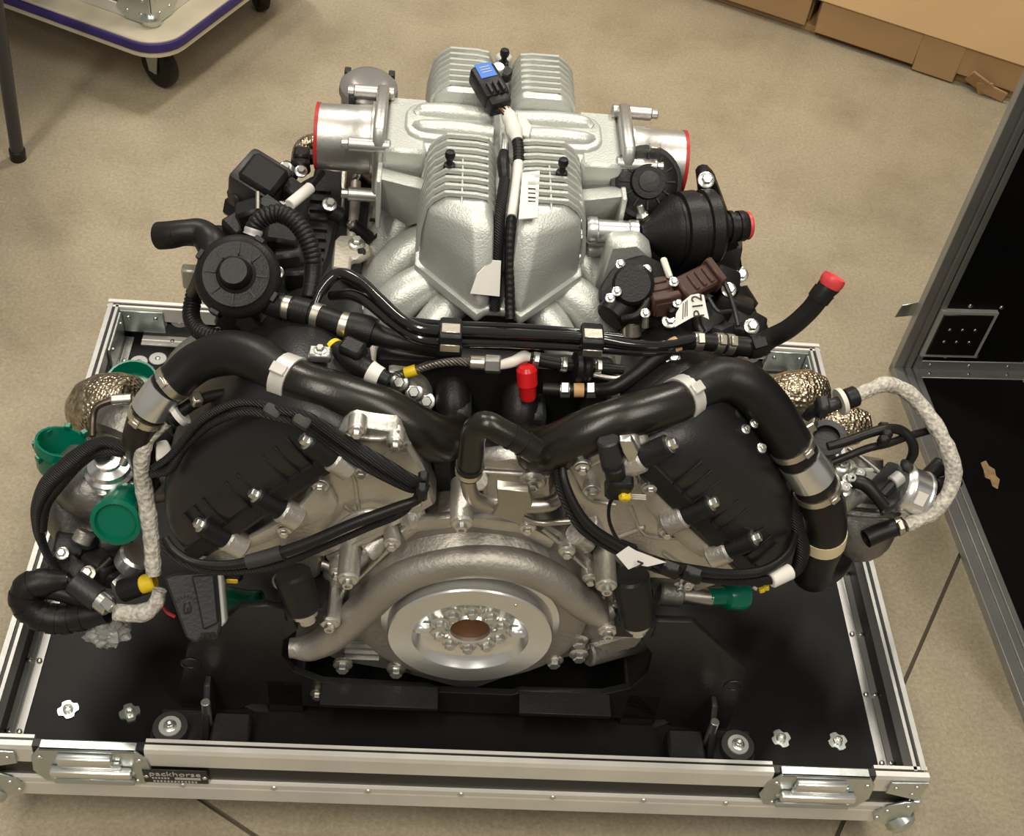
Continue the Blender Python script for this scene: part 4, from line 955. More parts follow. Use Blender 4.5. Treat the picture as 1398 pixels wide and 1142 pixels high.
# black valve box with connectors
p = at(356, 250, Z=.70)
vb2 = box('valve_box', p, (.062, .058, .045), PLASTG, E_, rot=(.2, .25, -.45), bevel=.008, seg=2)
box('valve_lid', p + V(.006, -.012, .02), (.05, .042, .018), PLASTIC, vb2, rot=(.35, .25, -.45), bevel=.005)
for x, y, z, s_ in ((330, 268, .68, .03), (322, 285, .66, .028), (345, 292, .69, .036), (368, 286, .70, .03), (392, 236, .69, .026), (410, 228, .69, .024), (400, 262, .70, .03), (420, 215, .68, .022), (385, 330, .69, .04), (395, 352, .68, .034), (372, 312, .68, .03), (405, 380, .67, .03), (330, 310, .66, .04), (310, 330, .64, .04), (360, 440, .64, .05), (330, 430, .62, .05), (390, 455, .62, .05)):
    box('connector', at(x, y, Z=z), (s_, s_ * .8, s_ * .8), random.choice((PLASTIC, PLASTIC, PLASTG)), vb2, rot=(random.uniform(-.4, .4), random.uniform(-.4, .4), random.uniform(-.8, .8)), bevel=.004)
for x, y, z in ((390, 229, .705), (411, 234, .705), (380, 245, .71), (378, 372, .70), (384, 283, .70)): bolt(at(x, y, Z=z), (.1, -.4, .9), .007, vb2, HEX)
rod('brass_pipe', (352, 262, .72), (352, 286, .71), .0025, CLAMP, vb2)
ws = tube('sensor_cable', [(440, 236, .70), (428, 250, .705), (418, 260, .707), (400, 275, .705), (385, 288, .70)], 4.5, PLASTIC, E_, 10)
rod('white_marker_sleeve', (424, 256, .709), (395, 280, .709), .0072, WHITE, E_)
# pipe and bracket by the runners
br = zprism('lifting_bracket', [(455, 328), (463, 320), (486, 320), (506, 334), (508, 343), (492, 352), (480, 352), (478, 368), (452, 366)], .665, .012, BEIGE, E_, .003)
bolt(at(487, 333, Z=.667), (0, 0, 1), .009, br, HEX)
rod('hole_plug', at(494, 344, Z=.664), at(494, 344, Z=.667), .005, PLASTIC, br)
tube('beige_pipe', [(486, 250, .67), (484, 285, .665), (480, 320, .655), (478, 355, .64), (476, 400, .62), (474, 430, .60)], 7, BEIGE, E_, 12)
prism('side_rail', [at(466, 225, Z=.675), at(474, 225, Z=.675), at(466, 330, Z=.655), at(457, 330, Z=.655)], (0, 0, -.02), CAST, E_, .002)
tube('black_lead', [(505, 300, .66), (514, 302, .66), (519, 312, .655), (514, 322, .65), (507, 325, .65)], 2.5, PLASTIC, E_, 8)
tube('gold_pipe', [(404, 230, .66), (412, 205, .665), (424, 195, .67), (440, 196, .675)], [9, 12, 12, 10], FOIL, E_, 14)
box('connector', at(412, 214, Z=.69), (.02, .022, .02), PLASTIC, E_, bevel=.003)
cvr = zprism('coil_cover', [(430, 226), (470, 234), (462, 300), (450, 352), (432, 390), (408, 380), (414, 300)], .672, .03, PLASTIC, E_, .004)
for k in range(9):
    a, b = at(424 - k * .5, 262 + k * 13, Z=.672), at(452 - k * 1.5, 264 + k * 13, Z=.672); box('rib', (a + b) / 2, ((b - a).length, .0035, .008), PLASTIC, cvr, bevel=0)
rod('screw_boss', at(452, 288, Z=.68), at(466, 296, Z=.672), .011, PLASTIC, cvr); bolt(at(450, 279, Z=.69), (.2, -.4, .9), .008, cvr, HEX)
# ================================================================== upper right: vacuum reservoir, pump, connectors
va, vb_ = at(876, 318, Z=.725), at(1022, 308, Z=.725)
vd = (vb_ - va).normalized(); LV = (vb_ - va).length; k_ = LV / 146
vc = lathe('vacuum_reservoir', va, vb_, [(-2 * k_, 10 * k_), (4 * k_, 13 * k_), (34 * k_, 42 * k_), (42 * k_, 46 * k_), (44 * k_, 44 * k_), (48 * k_, 44 * k_), (50 * k_, 49 * k_), (70 * k_, 50 * k_), (72 * k_, 46 * k_), (78 * k_, 46 * k_), (80 * k_, 50 * k_), (94 * k_, 50 * k_), (100 * k_, 44 * k_), (104 * k_, 30 * k_), (108 * k_, 19 * k_), (116 * k_, 18 * k_), (117 * k_, 21 * k_), (122 * k_, 21 * k_), (123 * k_, 18 * k_), (129 * k_, 18 * k_), (130 * k_, 20 * k_), (138 * k_, 20 * k_), (142 * k_, 18 * k_)], PLASTIC, E_, 40, label='black ribbed drum with stub outlet')
lathe('red_plug', vb_ - vd * 6 * k_, vb_, [(0, 18 * k_), (5 * k_, 18.5 * k_), (7 * k_, 17 * k_), (6 * k_, 13 * k_), (0, 12 * k_)], REDP, vc, 24)
st_ = lathe('steel_neck', at(800, 314, Z=.725), va, [(0, .014), (.004, .0165), (.012, .0165), (.014, .0135), (.05, .0135), (.052, .015), (.062, .015)], MACH, E_, 24)
rod('valve_stem', (880, 305, .725), (873, 280, .745), .005, STEEL, vc); rod('valve_nut', (878, 298, .732), (876, 292, .738), .0085, STEEL, vc, seg=6)
yprism('reservoir_bracket', [(952, 246), (966, 240), (978, 252), (1010, 340), (1014, 370), (1004, 384), (975, 366), (960, 320)], .50, .53, PLASTIC, E_, .004)
for x, y in ((964, 246), (1011, 375)): bolt(at(x, y, Y=.497), (0, -.6, .8), .009, E_, HEX)
# silver boss and small fittings beside the plenum
bs = yprism('side_flange', [(781, 285), (796, 280), (800, 300), (800, 350), (790, 372), (782, 360)], .40, .44, PLEN, E_, .003)
for x, y in ((788, 296), (790, 318), (786, 345)): bolt(at(x, y, Y=.398), (0, -.6, .8), .0075, bs, HEX)
rod('boss', (778, 290, .72), (806, 287, .72), .010, PLEN, bs); rod('boss', (800, 342, .69), (828, 340, .69), .009, PLEN, bs)
yprism('pump_bracket', [(832, 336), (872, 332), (892, 350), (880, 380), (830, 420), (812, 400)], .40, .43, PLEN, E_, .005)
# vacuum pump plate with zinc screws
pp_ = [(820, 390), (836, 366), (856, 352), (880, 346), (905, 358), (910, 378), (895, 400), (888, 420), (870, 438), (838, 432), (818, 412)]
vp = prism('vacuum_pump', [at(x, y, Z=.725 - (y - 346) * .0006) for x, y in pp_], V(.0, .02, -.035), PLASTIC, E_, .004, seg=2)
rod('pump_hub', at(866, 392, Z=.70), at(864, 388, Z=.735), .026, PLASTIC, vp, .024)
rod('pump_motor', (880, 380, .715), (832, 436, .69), .020, PLASTIC, vp)
pa_, pb_ = (852, 434, .70), (886, 408, .715)
tube('pump_pipe', [(850, 436, .705), (868, 432, .712), (880, 420, .718), (886, 404, .722)], 6, PLASTIC, vp, 12)
for x, y in ((847, 361), (883, 368), (842, 398), (833, 407), (920, 385), (925, 414), (881, 428)):
    bolt(at(x, y, Z=.738 - max(0, y - 380) * .0004), (0, -.5, .85), .0050, vp, HEX)
for (x0, y0, x1, y1, z, w_) in ((895, 392, 908, 418, .715, .030), (930, 398, 970, 378, .722, .030)):
    a, b = at(x0, y0, Z=z), at(x1, y1, Z=z); d_ = (b - a).normalized(); n_ = (V(0, -.4, .9) - d_ * V(0, -.4, .9).dot(d_)).normalized()
    bc = box('brown_connector', (a + b) / 2, ((b - a).length + .012, w_, .024), BROWN, E_, basis=(d_, n_.cross(d_), n_), bevel=.003, label='brown plastic connector')
    for k in range(3): box('connector_rib', (a + b) / 2 + n_ * .0125 + d_ * (.012 * (k - 1)), (.006, w_ * .7, .004), BROWN, bc, basis=(d_, n_.cross(d_), n_), bevel=.001)
    box('connector_latch', b + n_ * .004, (.010, w_ * 1.15, .028), BROWN, bc, basis=(d_, n_.cross(d_), n_), bevel=.002)
prism('connector_plate', [at(x, y, Z=.72) for x, y in ((908, 375), (928, 380), (932, 420), (914, 425))], (0, 0, -.02), PLASTIC, E_, .003)
box('white_clip', at(910, 366, Z=.735), (.008, .026, .006), WHITE, E_, rot=(.5, 0, .4), bevel=.002)
# tag P12
tn = V(-.05, -.62, .78).normalized(); t0 = at(953, 418, Z=.79)
tag_ = prism('paper_tag', [onplane(x, y, t0, tn) for x, y in ((943, 403), (953, 401), (961, 403), (964, 418), (968, 436), (955, 430), (944, 434), (921, 447), (923, 428), (932, 412))], tn * -.0012, PAPER, E_, 0, label='white tag printed P12')
tx = onplane(951, 404, t0, tn) - onplane(955, 432, t0, tn)
text('lettering', 'P12', .0165, onplane(953, 418, t0, tn) + tn * .0009, tx, tn.cross(tx), INK, tag_)
for k, (x0, y0, x1, y1) in enumerate(((933, 414, 932, 436), (938, 410, 938, 432), (936, 412, 935, 433))):
    a, b = onplane(x0, y0, t0, tn), onplane(x1, y1, t0, tn); d_ = (b - a).normalized(); box('print_bar', (a + b) / 2 + tn * .0004, ((b - a).length, .0008, .0004), INK, tag_, basis=(d_, tn.cross(d_), tn), bevel=0)
# black lump: bypass valve body and hoses behind
ab = lathe('bypass_valve', at(985, 400, Z=.66), at(1015, 470, Z=.62), [(0, .02), (.004, .032), (.03, .036), (.034, .030), (.05, .030), (.054, .036), (.075, .034), (.08, .02)], PLASTIC, E_, 28)
for x, y, z, s_ in ((985, 385, .69, .04), (1000, 420, .67, .045), (1015, 445, .66, .045), (960, 440, .68, .04), (975, 455, .67, .04), (930, 445, .66, .04), (900, 440, .67, .04), (905, 462, .66, .035), (870, 455, .66, .04), (1000, 455, .66, .04), (940, 365, .66, .05), (985, 345, .64, .05)):
    box('connector', at(x, y, Z=z), (s_, s_ * .8, s_ * .7), random.choice((PLASTIC, PLASTG, PLASTIC)), ab, rot=(random.uniform(-.4, .4), random.uniform(-.4, .4), random.uniform(-.8, .8)), bevel=.005, seg=2)
tube('cable_arc', [(980, 372, .71), (992, 392, .715), (1002, 420, .71), (1008, 445, .70)], 3.5, PLASTG, ab, 8); tube('cable_arc', [(968, 408, .72), (980, 425, .72), (998, 425, .71)], 3, PLASTG, ab, 8)
rod('brass_union', (863, 440, .69), (863, 460, .675), .011, CLAMP, E_); rod('bolt_stud', (881, 428, .71), (881, 448, .695), .004, STEEL, E_)
for x, y in ((914, 438), (995, 396), (1026, 446), (918, 489), (903, 484)): bolt(at(x, y, Z=.70), (0, -.5, .85), .008, E_, HEX)
tube('tag_stub', [(950, 430, .71), (952, 444, .70), (958, 455, .695)], 7, SILIC, E_, 12)
# ================================================================== wiring
def cable(pts, r, mt=BRAID, name='wiring_harness', n=6, **k): return tube(name, pts, r, mt, E_, 10, n, **k)
a_ = cable([(205, 648, .56), (232, 640, .57), (252, 610, .60), (290, 577, .655), (335, 563, .692), (375, 570, .70), (415, 582, .695), (460, 612, .668), (510, 640, .655), (555, 662, .64), (578, 668, .63)], [6, 7, 7, 7, 6, 6, 8, 9, 10, 10, 7])
b_ = cable([(210, 640, .565), (236, 620, .59), (270, 578, .65), (310, 555, .685), (345, 550, .70), (380, 560, .706), (420, 570, .705), (470, 602, .682), (520, 632, .668), (560, 655, .652), (580, 662, .64)], [6, 6, 6, 6, 6, 6, 8, 9, 10, 9, 7])
for x, y in ((412, 576), (372, 562)):
    box('tape_wrap', at(x, y, Z=.704), (.020, .014, .012), RUBG, a_, rot=(.3, .3, -.4), bevel=.005, seg=2)
c_1 = cable([(582, 662, .64), (570, 682, .622), (540, 694, .612), (480, 716, .595), (420, 742, .572), (360, 762, .552), (310, 772, .54), (265, 768, .535), (238, 752, .54), (226, 735, .545)], [6, 7, 8, 8, 8.5, 8.5, 7, 6, 6, 5], RUBBER)
c_2 = cable([(575, 668, .63), (550, 700, .60), (500, 722, .585), (440, 748, .56), (380, 772, .545), (320, 780, .53), (268, 776, .53), (232, 756, .535), (222, 736, .54)], [4, 5, 5, 5, 6, 6, 6, 6, 5])
band('tape_wrap', c_1, .62, .04, RUBG, screw=False, grow=1.15)
for x, y in ((578, 656), (576, 672)): box('cable_clip', at(x, y, Z=.645), (.012, .014, .02), PLASTIC, E_, bevel=.003)
d_1 = cable([(768, 630, .655), (770, 655, .645), (784, 690, .625), (806, 720, .605), (842, 744, .585), (890, 766, .565), (940, 778, .55), (1000, 784, .535), (1045, 778, .53), (1075, 756, .53), (1086, 730, .53)], [5, 6.5, 7, 7.5, 8, 8.5, 8, 7, 7, 6, 5], RUBBER)
d_2 = cable([(758, 632, .65), (762, 662, .64), (778, 700, .615), (800, 728, .595), (845, 754, .572), (900, 778, .55), (960, 790, .53), (1010, 795, .52), (1050, 792, .515), (1078, 786, .51)], [4, 5, 5.5, 6, 6, 6, 6, 6, 7, 8])
rod('white_taped_end', (1052, 793, .515), (1080, 780, .518), .0095, WHITE, E_)
for x, y in ((855, 750), (878, 765), (915, 778), (945, 785)): box('cable_clip', at(x, y, Z=.575), (.022, .014, .016), PLASTIC, E_, bevel=.003, rot=(0, 0, -.4))
d_3 = cable([(1066, 645, .56), (1078, 668, .55), (1084, 695, .54), (1090, 725, .52), (1096, 750, .50), (1090, 775, .48), (1075, 790, .47)], [6, 8, 9, 9, 10, 8, 6])
d_4 = cable([(870, 592, .66), (910, 583, .665), (950, 575, .668), (985, 568, .668), (1005, 566, .665), (1022, 585, .65), (1045, 615, .62), (1066, 645, .585)], [6, 7, 8, 9, 8, 6, 6, 6], flat=.55)
d_5 = cable([(872, 586, .655), (930, 570, .66), (985, 560, .662), (1006, 562, .66)], [6, 7, 8, 7], flat=.55)
box('tape_wrap', at(992, 566, Z=.672), (.028, .022, .014), RUBG, d_4, bevel=.005, rot=(0, 0, .1))
for x, y in ((1018, 586), (1040, 612), (1030, 578)): bolt(at(x, y, Z=.668), (.3, -.3, .9), .005, E_, HEX)
d_6 = cable([(900, 505, .67), (940, 495, .675), (985, 492, .67), (1020, 498, .66)], 7, flat=.5)
# cam sensor with connector and yellow clip
cs = rod('cam_sensor', at(830, 600, Y=.12), at(838, 640, Y=.11), .0125, PLASTG, E_); rod('sensor_neck', at(838, 636, Y=.105), at(841, 652, Y=.105), .011, PLASTIC, cs)
box('connector', at(845, 662, Y=.104), (.026, .024, .034), PLASTIC, cs, bevel=.004, rot=(.2, .05, 0)); box('yellow_clip', at(853, 678, Y=.092), (.012, .010, .010), YEL, cs, bevel=.002, rot=(.3, .4, .2))
for k in range(3): box('tie_tail', at(868, 676 + k * 2.6, Y=.1), (.022, .001, .0012), WHITE, cs, bevel=0)
cable([(840, 676, 'Y', .1), (832, 690, 'Y', .1), (832, 712, 'Y', .1), (842, 735, 'Y', .1), (856, 750, 'Y', .098)], 2.6, PLASTIC)
yprism('sensor_bracket', [(846, 604), (862, 602), (872, 618), (866, 634), (858, 632), (850, 618)], .108, .118, STEEL, E_, .001)
# white paper tag with pen mark
wq = [at(x, y, Z=z) for x, y, z in ((841, 758, .606), (858, 746, .615), (868, 752, .612), (910, 768, .60), (884, 774, .595), (872, 772, .596), (858, 778, .592))]
wn = V(0, -.6, .8); tw = prism('paper_tag', wq, wn * -.0012, PAPER, E_, 0, label='white paper tag with black mark')
for (a, b) in (((870, 766.5), (878, 769.5)), ((878, 769), (868, 776))):
    p, q = at(*a, Z=.605), at(*b, Z=.605 - (.004 if b[1] > 770 else 0)); tube('pen_mark', [p, p.lerp(q, .5), q], 1.5, INK, tw, 6, 2)
# ================================================================== turbochargers
def cup(name, p0, p1, r, parent, rim=1.12, open_=True, n=24, label=None):
    """plastic shipping cap: a cup whose mouth shows at p1"""
    L = (P3(p1) - P3(p0)).length
    prof = [(0, r * .82), (L * .1, r * .9), (L * .7, r), (L * .72, r * rim), (L, r * rim), (L, r * rim - .003), (L * .15, r * .82), (L * .13, 0)] if open_ else [(0, r), (L * .75, r), (L * .8, r * rim), (L, r * rim), (L + .002, r * .9), (L - .004, r * .82), (L - .004, 0)]
    return lathe(name, P3(p0), P3(p1), prof, GREEN, parent, n, label)
# ---- left
tl = lathe('turbocharger', at(120, 690, Z=.40), at(165, 610, Z=.43), [(-.02, .03), (-.01, .05), (.0, .058), (.03, .062), (.055, .055), (.065, .036), (.085, .034), (.09, .05), (.12, .055), (.14, .04)], GUNM, E_, 32, label='left turbocharger with green shipping caps')
tube('compressor_scroll', [(92, 655, .42), (84, 690, .40), (100, 722, .37), (130, 735, .36), (160, 725, .37), (172, 695, .39), (160, 665, .41)], [24, 28, 28, 26, 24, 22, 18], GUNM, tl, 18)
tube('inlet_stub', [(84, 632, .445), (92, 660, .42), (108, 690, .40)], [25, 27, 27], GUNM, tl, 20)
cup('green_cap', (78, 640, .435), (84, 603, .475), .0275, tl, label='green plastic cap')
for k in range(8):
    a = 2 * math.pi * k / 8; pc = at(84, 605, Z=.474); box('cap_lug', pc + V(.031 * math.cos(a), .031 * math.sin(a), -.006), (.008, .008, .010), GREEN, tl, bevel=.001, rot=(0, 0, a))
gb = at(160, 698, Z=.475); cup('green_cap', gb + V(0, .035, -.03), gb + V(0, -.012, -.006), .0270, tl, 1.10, False, label='green plastic cap')
cup('green_cap', (182, 530, .40), (180, 517, .42), .030, tl, 1.1, True)
# silver wastegate actuator with triangular flange
ac = at(150, 640, Z=.47)
prism('actuator_flange', [at(x, y, Z=.458) for x, y in ((124, 640), (136, 672), (152, 676), (190, 662), (186, 630), (150, 618))], (0, 0, -.008), MACH, tl, .003)
lathe('actuator', ac - V(0, 0, .012), ac + V(-.01, -.02, 1), [(0, .029), (.004, .030), (.010, .030), (.013, .026), (.02, .025), (.024, .016), (.028, .015), (.030, 0)], MACH, tl, 28)
rod('hose_nipple', (168, 634, .50), (174, 622, .515), .005, MACH, tl)
bolt(at(141, 668, Z=.459), (0, 0, 1), .009, tl, SOC); bolt(at(178, 655, Z=.459), (0, 0, 1), .008, tl, SOC)
lathe('actuator_pad', at(140, 618, Z=.485), at(140, 616, Z=.50), [(0, .013), (.014, .012), (.018, .008), (.018, 0)], RUBG, tl, 16)
# gold foil over the turbine
gf = lathe('gold_heat_shield', at(128, 560, Z=.44), at(195, 555, Z=.46), [(-.03, 0), (-.028, .022), (-.012, .038), (.012, .046), (.04, .046), (.06, .04), (.07, .02), (.07, 0)], FOIL, tl, 30, label='crinkled gold foil heat shield')
tube('steel_oil_pipe', [(170, 546, .51), (150, 548, .51), (132, 556, .505), (127, 572, .495), (126, 596, .485)], 5, mat('dark_bronze_pipe', (.10, .08, .06), .35, .8), tl, 10)
rod('pipe_sleeve', (152, 547, .512), (180, 545, .512), .007, CLAMP, tl)
# white heat sleeve
w1 = tube('white_heat_sleeve', [(228, 575, .60), (212, 588, .59), (199, 602, .575), (193, 635, .545), (197, 670, .51), (203, 705, .48), (207, 740, .45), (209, 772, .425), (210, 785, .415)], [9, 10, 11, 11, 11.5, 11.5, 11.5, 11, 10], SLEEVE, E_, 14, rough=.18, label='frayed white heat sleeve')
w2 = tube('white_heat_sleeve', [(218, 806, .40), (213, 824, .385), (198, 836, .375), (178, 838, .37), (156, 836, .37)], [9, 11, 12, 12, 11], SLEEVE, E_, 14, rough=.18)
wa, wb = at(232, 572, Z=.605), at(262, 552, Z=.62)
wd = rod('sleeve_collar', wa, wa.lerp(wb, .35), .012, RUBBER, E_)
lathe('white_washer', wa.lerp(wb, .32), wb, [(0, .012), (0, .0165), (.006, .0165), (.006, .010)], WHITE, wd, 24)
tube('connector_hose', [wa.lerp(wb, .4), wa.lerp(wb, .8), wb, at(285, 542, Z=.63), at(318, 536, Z=.64), at(360, 532, Z=.645)], [9, 9, 9, 8, 7, 6], RUBBER, E_, 14)
box('metal_clip', at(268, 545, Z=.635), (.012, .016, .012), CLAMP, E_, rot=(.2, .2, .5), bevel=.002)
prism('crumpled_tape', [at(x, y, Z=.565) for x, y in ((212, 602), (228, 598), (236, 615), (226, 630), (212, 626))], (0, 0, -.012), WHITE, E_, .004, seg=2)
# braided loop harness
lh = tube('braided_harness', [(186, 618, .52), (165, 609, .52), (142, 604, .52), (118, 614, .515), (92, 635, .50), (66, 660, .48), (52, 690, .45), (52, 722, .42), (62, 752, .39), (76, 778, .37), (90, 798, .36)], [8, 9, 9, 12, 14, 14, 12, 10, 8, 7, 6], BRAID, E_, 14, flat=.75)
lh2 = tube('braided_harness', [(190, 628, .51), (160, 618, .515), (135, 618, .51), (112, 630, .50), (84, 658, .48), (62, 690, .45), (58, 725, .42)], [5, 6, 6, 8, 9, 8, 6], BRAID, E_, 12)
# taped black hose along the bottom left
bt = tube('taped_hose', [(90, 794, .37), (58, 796, .375), (38, 803, .37), (34, 822, .355), (52, 840, .34), (82, 846, .335), (112, 842, .34), (146, 836, .35)], [14, 19, 20, 20, 20, 20, 19, 15], RUBBER, E_, 18)
for t in (.15, .25, .34, .43, .52, .61, .70, .8): band('tape_wrap', bt, t, .010, PLASTIC, screw=False, grow=1.03)
tube('taped_branch', [(60, 805, .365), (90, 812, .36), (120, 822, .355)], 12, PLASTIC, E_, 14)
sv = rod('hose_valve', (100, 794, .385), (136, 820, .375), .0155, PLASTG, E_); rod('hose_nut', (134, 818, .378), (150, 830, .375), .0125, STEEL, E_, seg=12)
box('clamp_screw', at(148, 826, Z=.39), (.016, .012, .008), STEEL, sv, bevel=.001, rot=(.4, 0, -.7))
for x, y, z, s_ in ((95, 745, .37, .036), (110, 755, .36, .032), (84, 760, .37, .024), (118, 738, .38, .026), (135, 775, .36, .04), (150, 785, .35, .034), (100, 775, .36, .032), (165, 780, .34, .03), (125, 790, .35, .03), (120, 762, .34, .05), (150, 755, .34, .05)):
    box('connector', at(x, y, Z=z), (s_, s_ * .8, s_ * .8), random.choice((PLASTIC, PLASTG, PLASTIC, RUBG)), sv, rot=(random.uniform(-.5, .5), random.uniform(-.5, .5), random.uniform(-.8, .8)), bevel=.005, seg=2)
rod('steel_union', (110, 742, .395), (118, 726, .405), .012, CASTD, sv); bolt(at(120, 783, Z=.385), (0, -.4, .9), .008, sv, HEXD); bolt(at(85, 756, Z=.385), (0, -.4, .9), .007, sv, HEX)
cn = rod('silver_canister', (176, 774, .375), (188, 757, .395), .021, MACH, E_, .0215); prism('canister_foot', [at(x, y, Z=.37) for x, y in ((150, 795), (172, 775), (185, 785), (160, 808))], (0, 0, -.02), STEEL, cn, .002)
tube('oil_feed', [(125, 785, .37), (142, 772, .375), (152, 762, .38)], 6, RUBBER, sv, 12)
bk = rod('lambda_connector', (165, 808, .375), (200, 795, .39), .014, PLASTIC, E_); rod('yellow_lock', (192, 799, .39), (212, 794, .395), .0115, YEL, bk)
# plastic bag scrap
bm = bmesh.new(); bmesh.ops.create_icosphere(bm, subdivisions=4, radius=1)
for v_ in bm.verts:
    d_ = v_.co.normalized(); k = 1 + .35 * noise.noise(d_ * 2.3) + .18 * noise.noise(d_ * 6)
    v_.co = V(d_.x * .026 * k, d_.y * .020 * k, d_.z * .017 * k)
bmesh.ops.translate(bm, vec=at(146, 862, Z=.32), verts=bm.verts)
bm_obj('plastic_bag_wrap', bm, BAG, E_, 8, label='crumpled clear plastic wrap')
# ---- control module hanging beside the cradle
mn = V(.05, -.66, .75).normalized(); m0 = at(262, 825, Z=.42)
def mo(x, y, h=0): return onplane(x, y, m0, mn) + mn * h
cm = prism('control_module', [mo(x, y) for x, y in ((223, 788), (240, 783), (296, 779), (303, 850), (297, 874), (276, 872), (268, 879), (254, 873), (244, 845))], mn * -.03, PLASTG, E_, .003, label='flat dark grey control module')
prism('module_panel', [mo(x, y, .0005) for x, y in ((262, 786), (293, 784), (299, 850), (278, 860), (272, 830))], mn * .005, PLASTG, cm, .002)
prism('pale_edge', [mo(x, y, -.002) for x, y in ((295, 778), (303, 780), (309, 850), (301, 858))], mn * -.026, LGREY, cm, .002)
for k in range(8):
    a = math.pi * (.1 + .8 * k / 7); d_ = (mo(254 - 13 * math.cos(a), 826 - 11 * math.sin(a)) - mo(254, 826)).normalized()
    box('moulded_mark', mo(254 - 13 * math.cos(a), 826 - 11 * math.sin(a), .0005), (.004, .0013, .001), INK, cm, bevel=0, basis=(d_, mn.cross(d_), mn))
for pts in ([(252, 824), (251, 836), (255, 838), (257, 830)], [(258, 822), (261, 832), (258, 838)]):
    tube('moulded_mark', [mo(x, y, .0006) for x, y in pts], 1.2, INK, cm, 6, 3)
for k in range(3): box('pin_block', mo(277 + k * 7, 868 - k * .5, .001), (.005, .006, .003), INK, cm, bevel=0)
tube('red_wire', [(222, 828, .37), (228, 836, .36), (238, 842, .35)], 2.5, REDP, cm, 8)
box('connector', at(318, 780, Z=.42), (.024, .022, .02), PLASTIC, E_, bevel=.004); box('yellow_lock', at(317, 792, Z=.415), (.014, .006, .008), YEL, E_, bevel=.001)
cup('green_cap', (312, 822, .31), (352, 828, .32), .019, E_, 1.05, False, label='green plastic cap')
# ---- right
tr = lathe('turbocharger', at(1165, 735, Z=.36), at(1175, 640, Z=.43), [(-.032, 0), (-.031, .012), (-.027, .026), (-.019, .038), (-.008, .047), (.004, .052), (.016, .055), (.03, .056), (.036, .052), (.039, .058), (.044, .058), (.047, .052), (.05, .058), (.055, .058), (.06, .05), (.08, .045), (.09, .03), (.11, .028)], GUNM, E_, 36, label='right turbocharger with banded grey housing')
tube('compressor_scroll', [(1140, 690, .42), (1160, 672, .44), (1185, 665, .44), (1200, 680, .43), (1196, 705, .41)], [20, 22, 22, 22, 18], CAST, tr, 18)
for x, y in ((1150, 635), (1152, 668), (1172, 648), (1160, 655)): bolt(at(x, y, Z=.485), (0, -.3, .9), .009, tr, SOC)
box('flange_block', at(1152, 648, Z=.47), (.04, .03, .02), CAST, tr, rot=(.2, 0, .4), bevel=.004)
aa, ab_ = at(1230, 666, Z=.458), at(1264, 680, Z=.445)
act = lathe('actuator', aa, ab_, [(-.010, .012), (-.008, .028), (-.003, .0335), (.001, .0345), (.004, .0315), (.026, .0315), (.028, .033), (.031, .033), (.0325, .030), (.0325, .024), (.035, .022), (.035, 0)], MACH, tr, 36, label='silver wastegate actuator can')
ad = (ab_ - aa).normalized(); lc = aa + ad * .014; ln = CAM - lc + V(-.5, 0, 0); ln = (ln - ad * ln.dot(ad)).normalized()
box('paper_label', lc + ln * .0315, (.014, .017, .0012), PAPER, act, basis=(ad, ln.cross(ad), ln), bevel=0)
prism('actuator_bracket', [at(x, y, Z=.47) for x, y in ((1190, 655), (1214, 628), (1228, 632), (1238, 650), (1224, 690), (1206, 700), (1198, 676))], (0, 0, -.012), PLASTG, tr, .003)
rod('actuator_port', (1218, 660, .485), (1230, 650, .49), .009, LGREY, act); tube('port_hose', [(1205, 676, .475), (1216, 664, .482), (1222, 655, .487)], 7, RUBBER, tr, 12)
for x, y in ((1282, 640), (1285, 664), (1298, 660)): box('black_clip', at(x, y, Z=.45), (.026, .020, .02), PLASTIC, tr, rot=(.2, .3, .5), bevel=.005, seg=2)
rod('clip_arm', (1262, 656, .455), (1286, 632, .47), .011, PLASTIC, tr)
tube('actuator_rod', [(1158, 612, .46), (1180, 628, .46), (1202, 646, .46)], 3, STEEL, tr, 8); tube('actuator_rod', [(1164, 640, .455), (1185, 641, .455), (1205, 645, .455)], 3, STEEL, tr, 8)
e_ = tube('vacuum_elbow', [(1155, 661, .475), (1170, 658, .485), (1184, 664, .485), (1195, 676, .48), (1208, 692, .47)], [8, 10, 10, 9, 9], RUBBER, E_, 14); rod('steel_nipple', (1150, 663, .472), (1160, 660, .476), .008, STEEL, e_)
tube('control_hose', [(1130, 610, .52), (1155, 603, .525), (1180, 594, .53), (1208, 586, .535), (1230, 588, .53), (1244, 602, .52), (1247, 618, .505), (1240, 634, .49)], [6, 6.5, 6.5, 7, 7, 7, 7, 6], RUBBER, E_, 12)
tube('control_cable', [(1136, 632, .50), (1160, 622, .51), (1186, 612, .515), (1212, 606, .52), (1240, 596, .52), (1268, 588, .52)], 5.5, RUBBER, E_, 10)
for x, y in ((1206, 584), (1206, 602), (1210, 594)): box('cable_clip', at(x, y, Z=.532), (.014, .012, .014), PLASTIC, E_, bevel=.003)
box('tape_wrap', at(1238, 636, Z=.49), (.016, .018, .014), RUBG, E_, rot=(.2, .2, .4), bevel=.005)
w3 = tube('white_heat_sleeve', [(1168, 541, .565), (1188, 532, .57), (1210, 525, .57), (1238, 535, .56), (1262, 560, .545), (1282, 590, .53), (1297, 622, .51), (1302, 648, .49), (1295, 674, .47), (1276, 698, .45), (1256, 710, .44), (1236, 718, .435)], [10, 10, 11, 11, 11, 11, 11, 11, 10.5, 10.5, 10, 10], SLEEVE, E_, 14, rough=.16, label='frayed white heat sleeve')
a1, b1 = at(1168, 541, Z=.565), at(1128, 556, Z=.555)
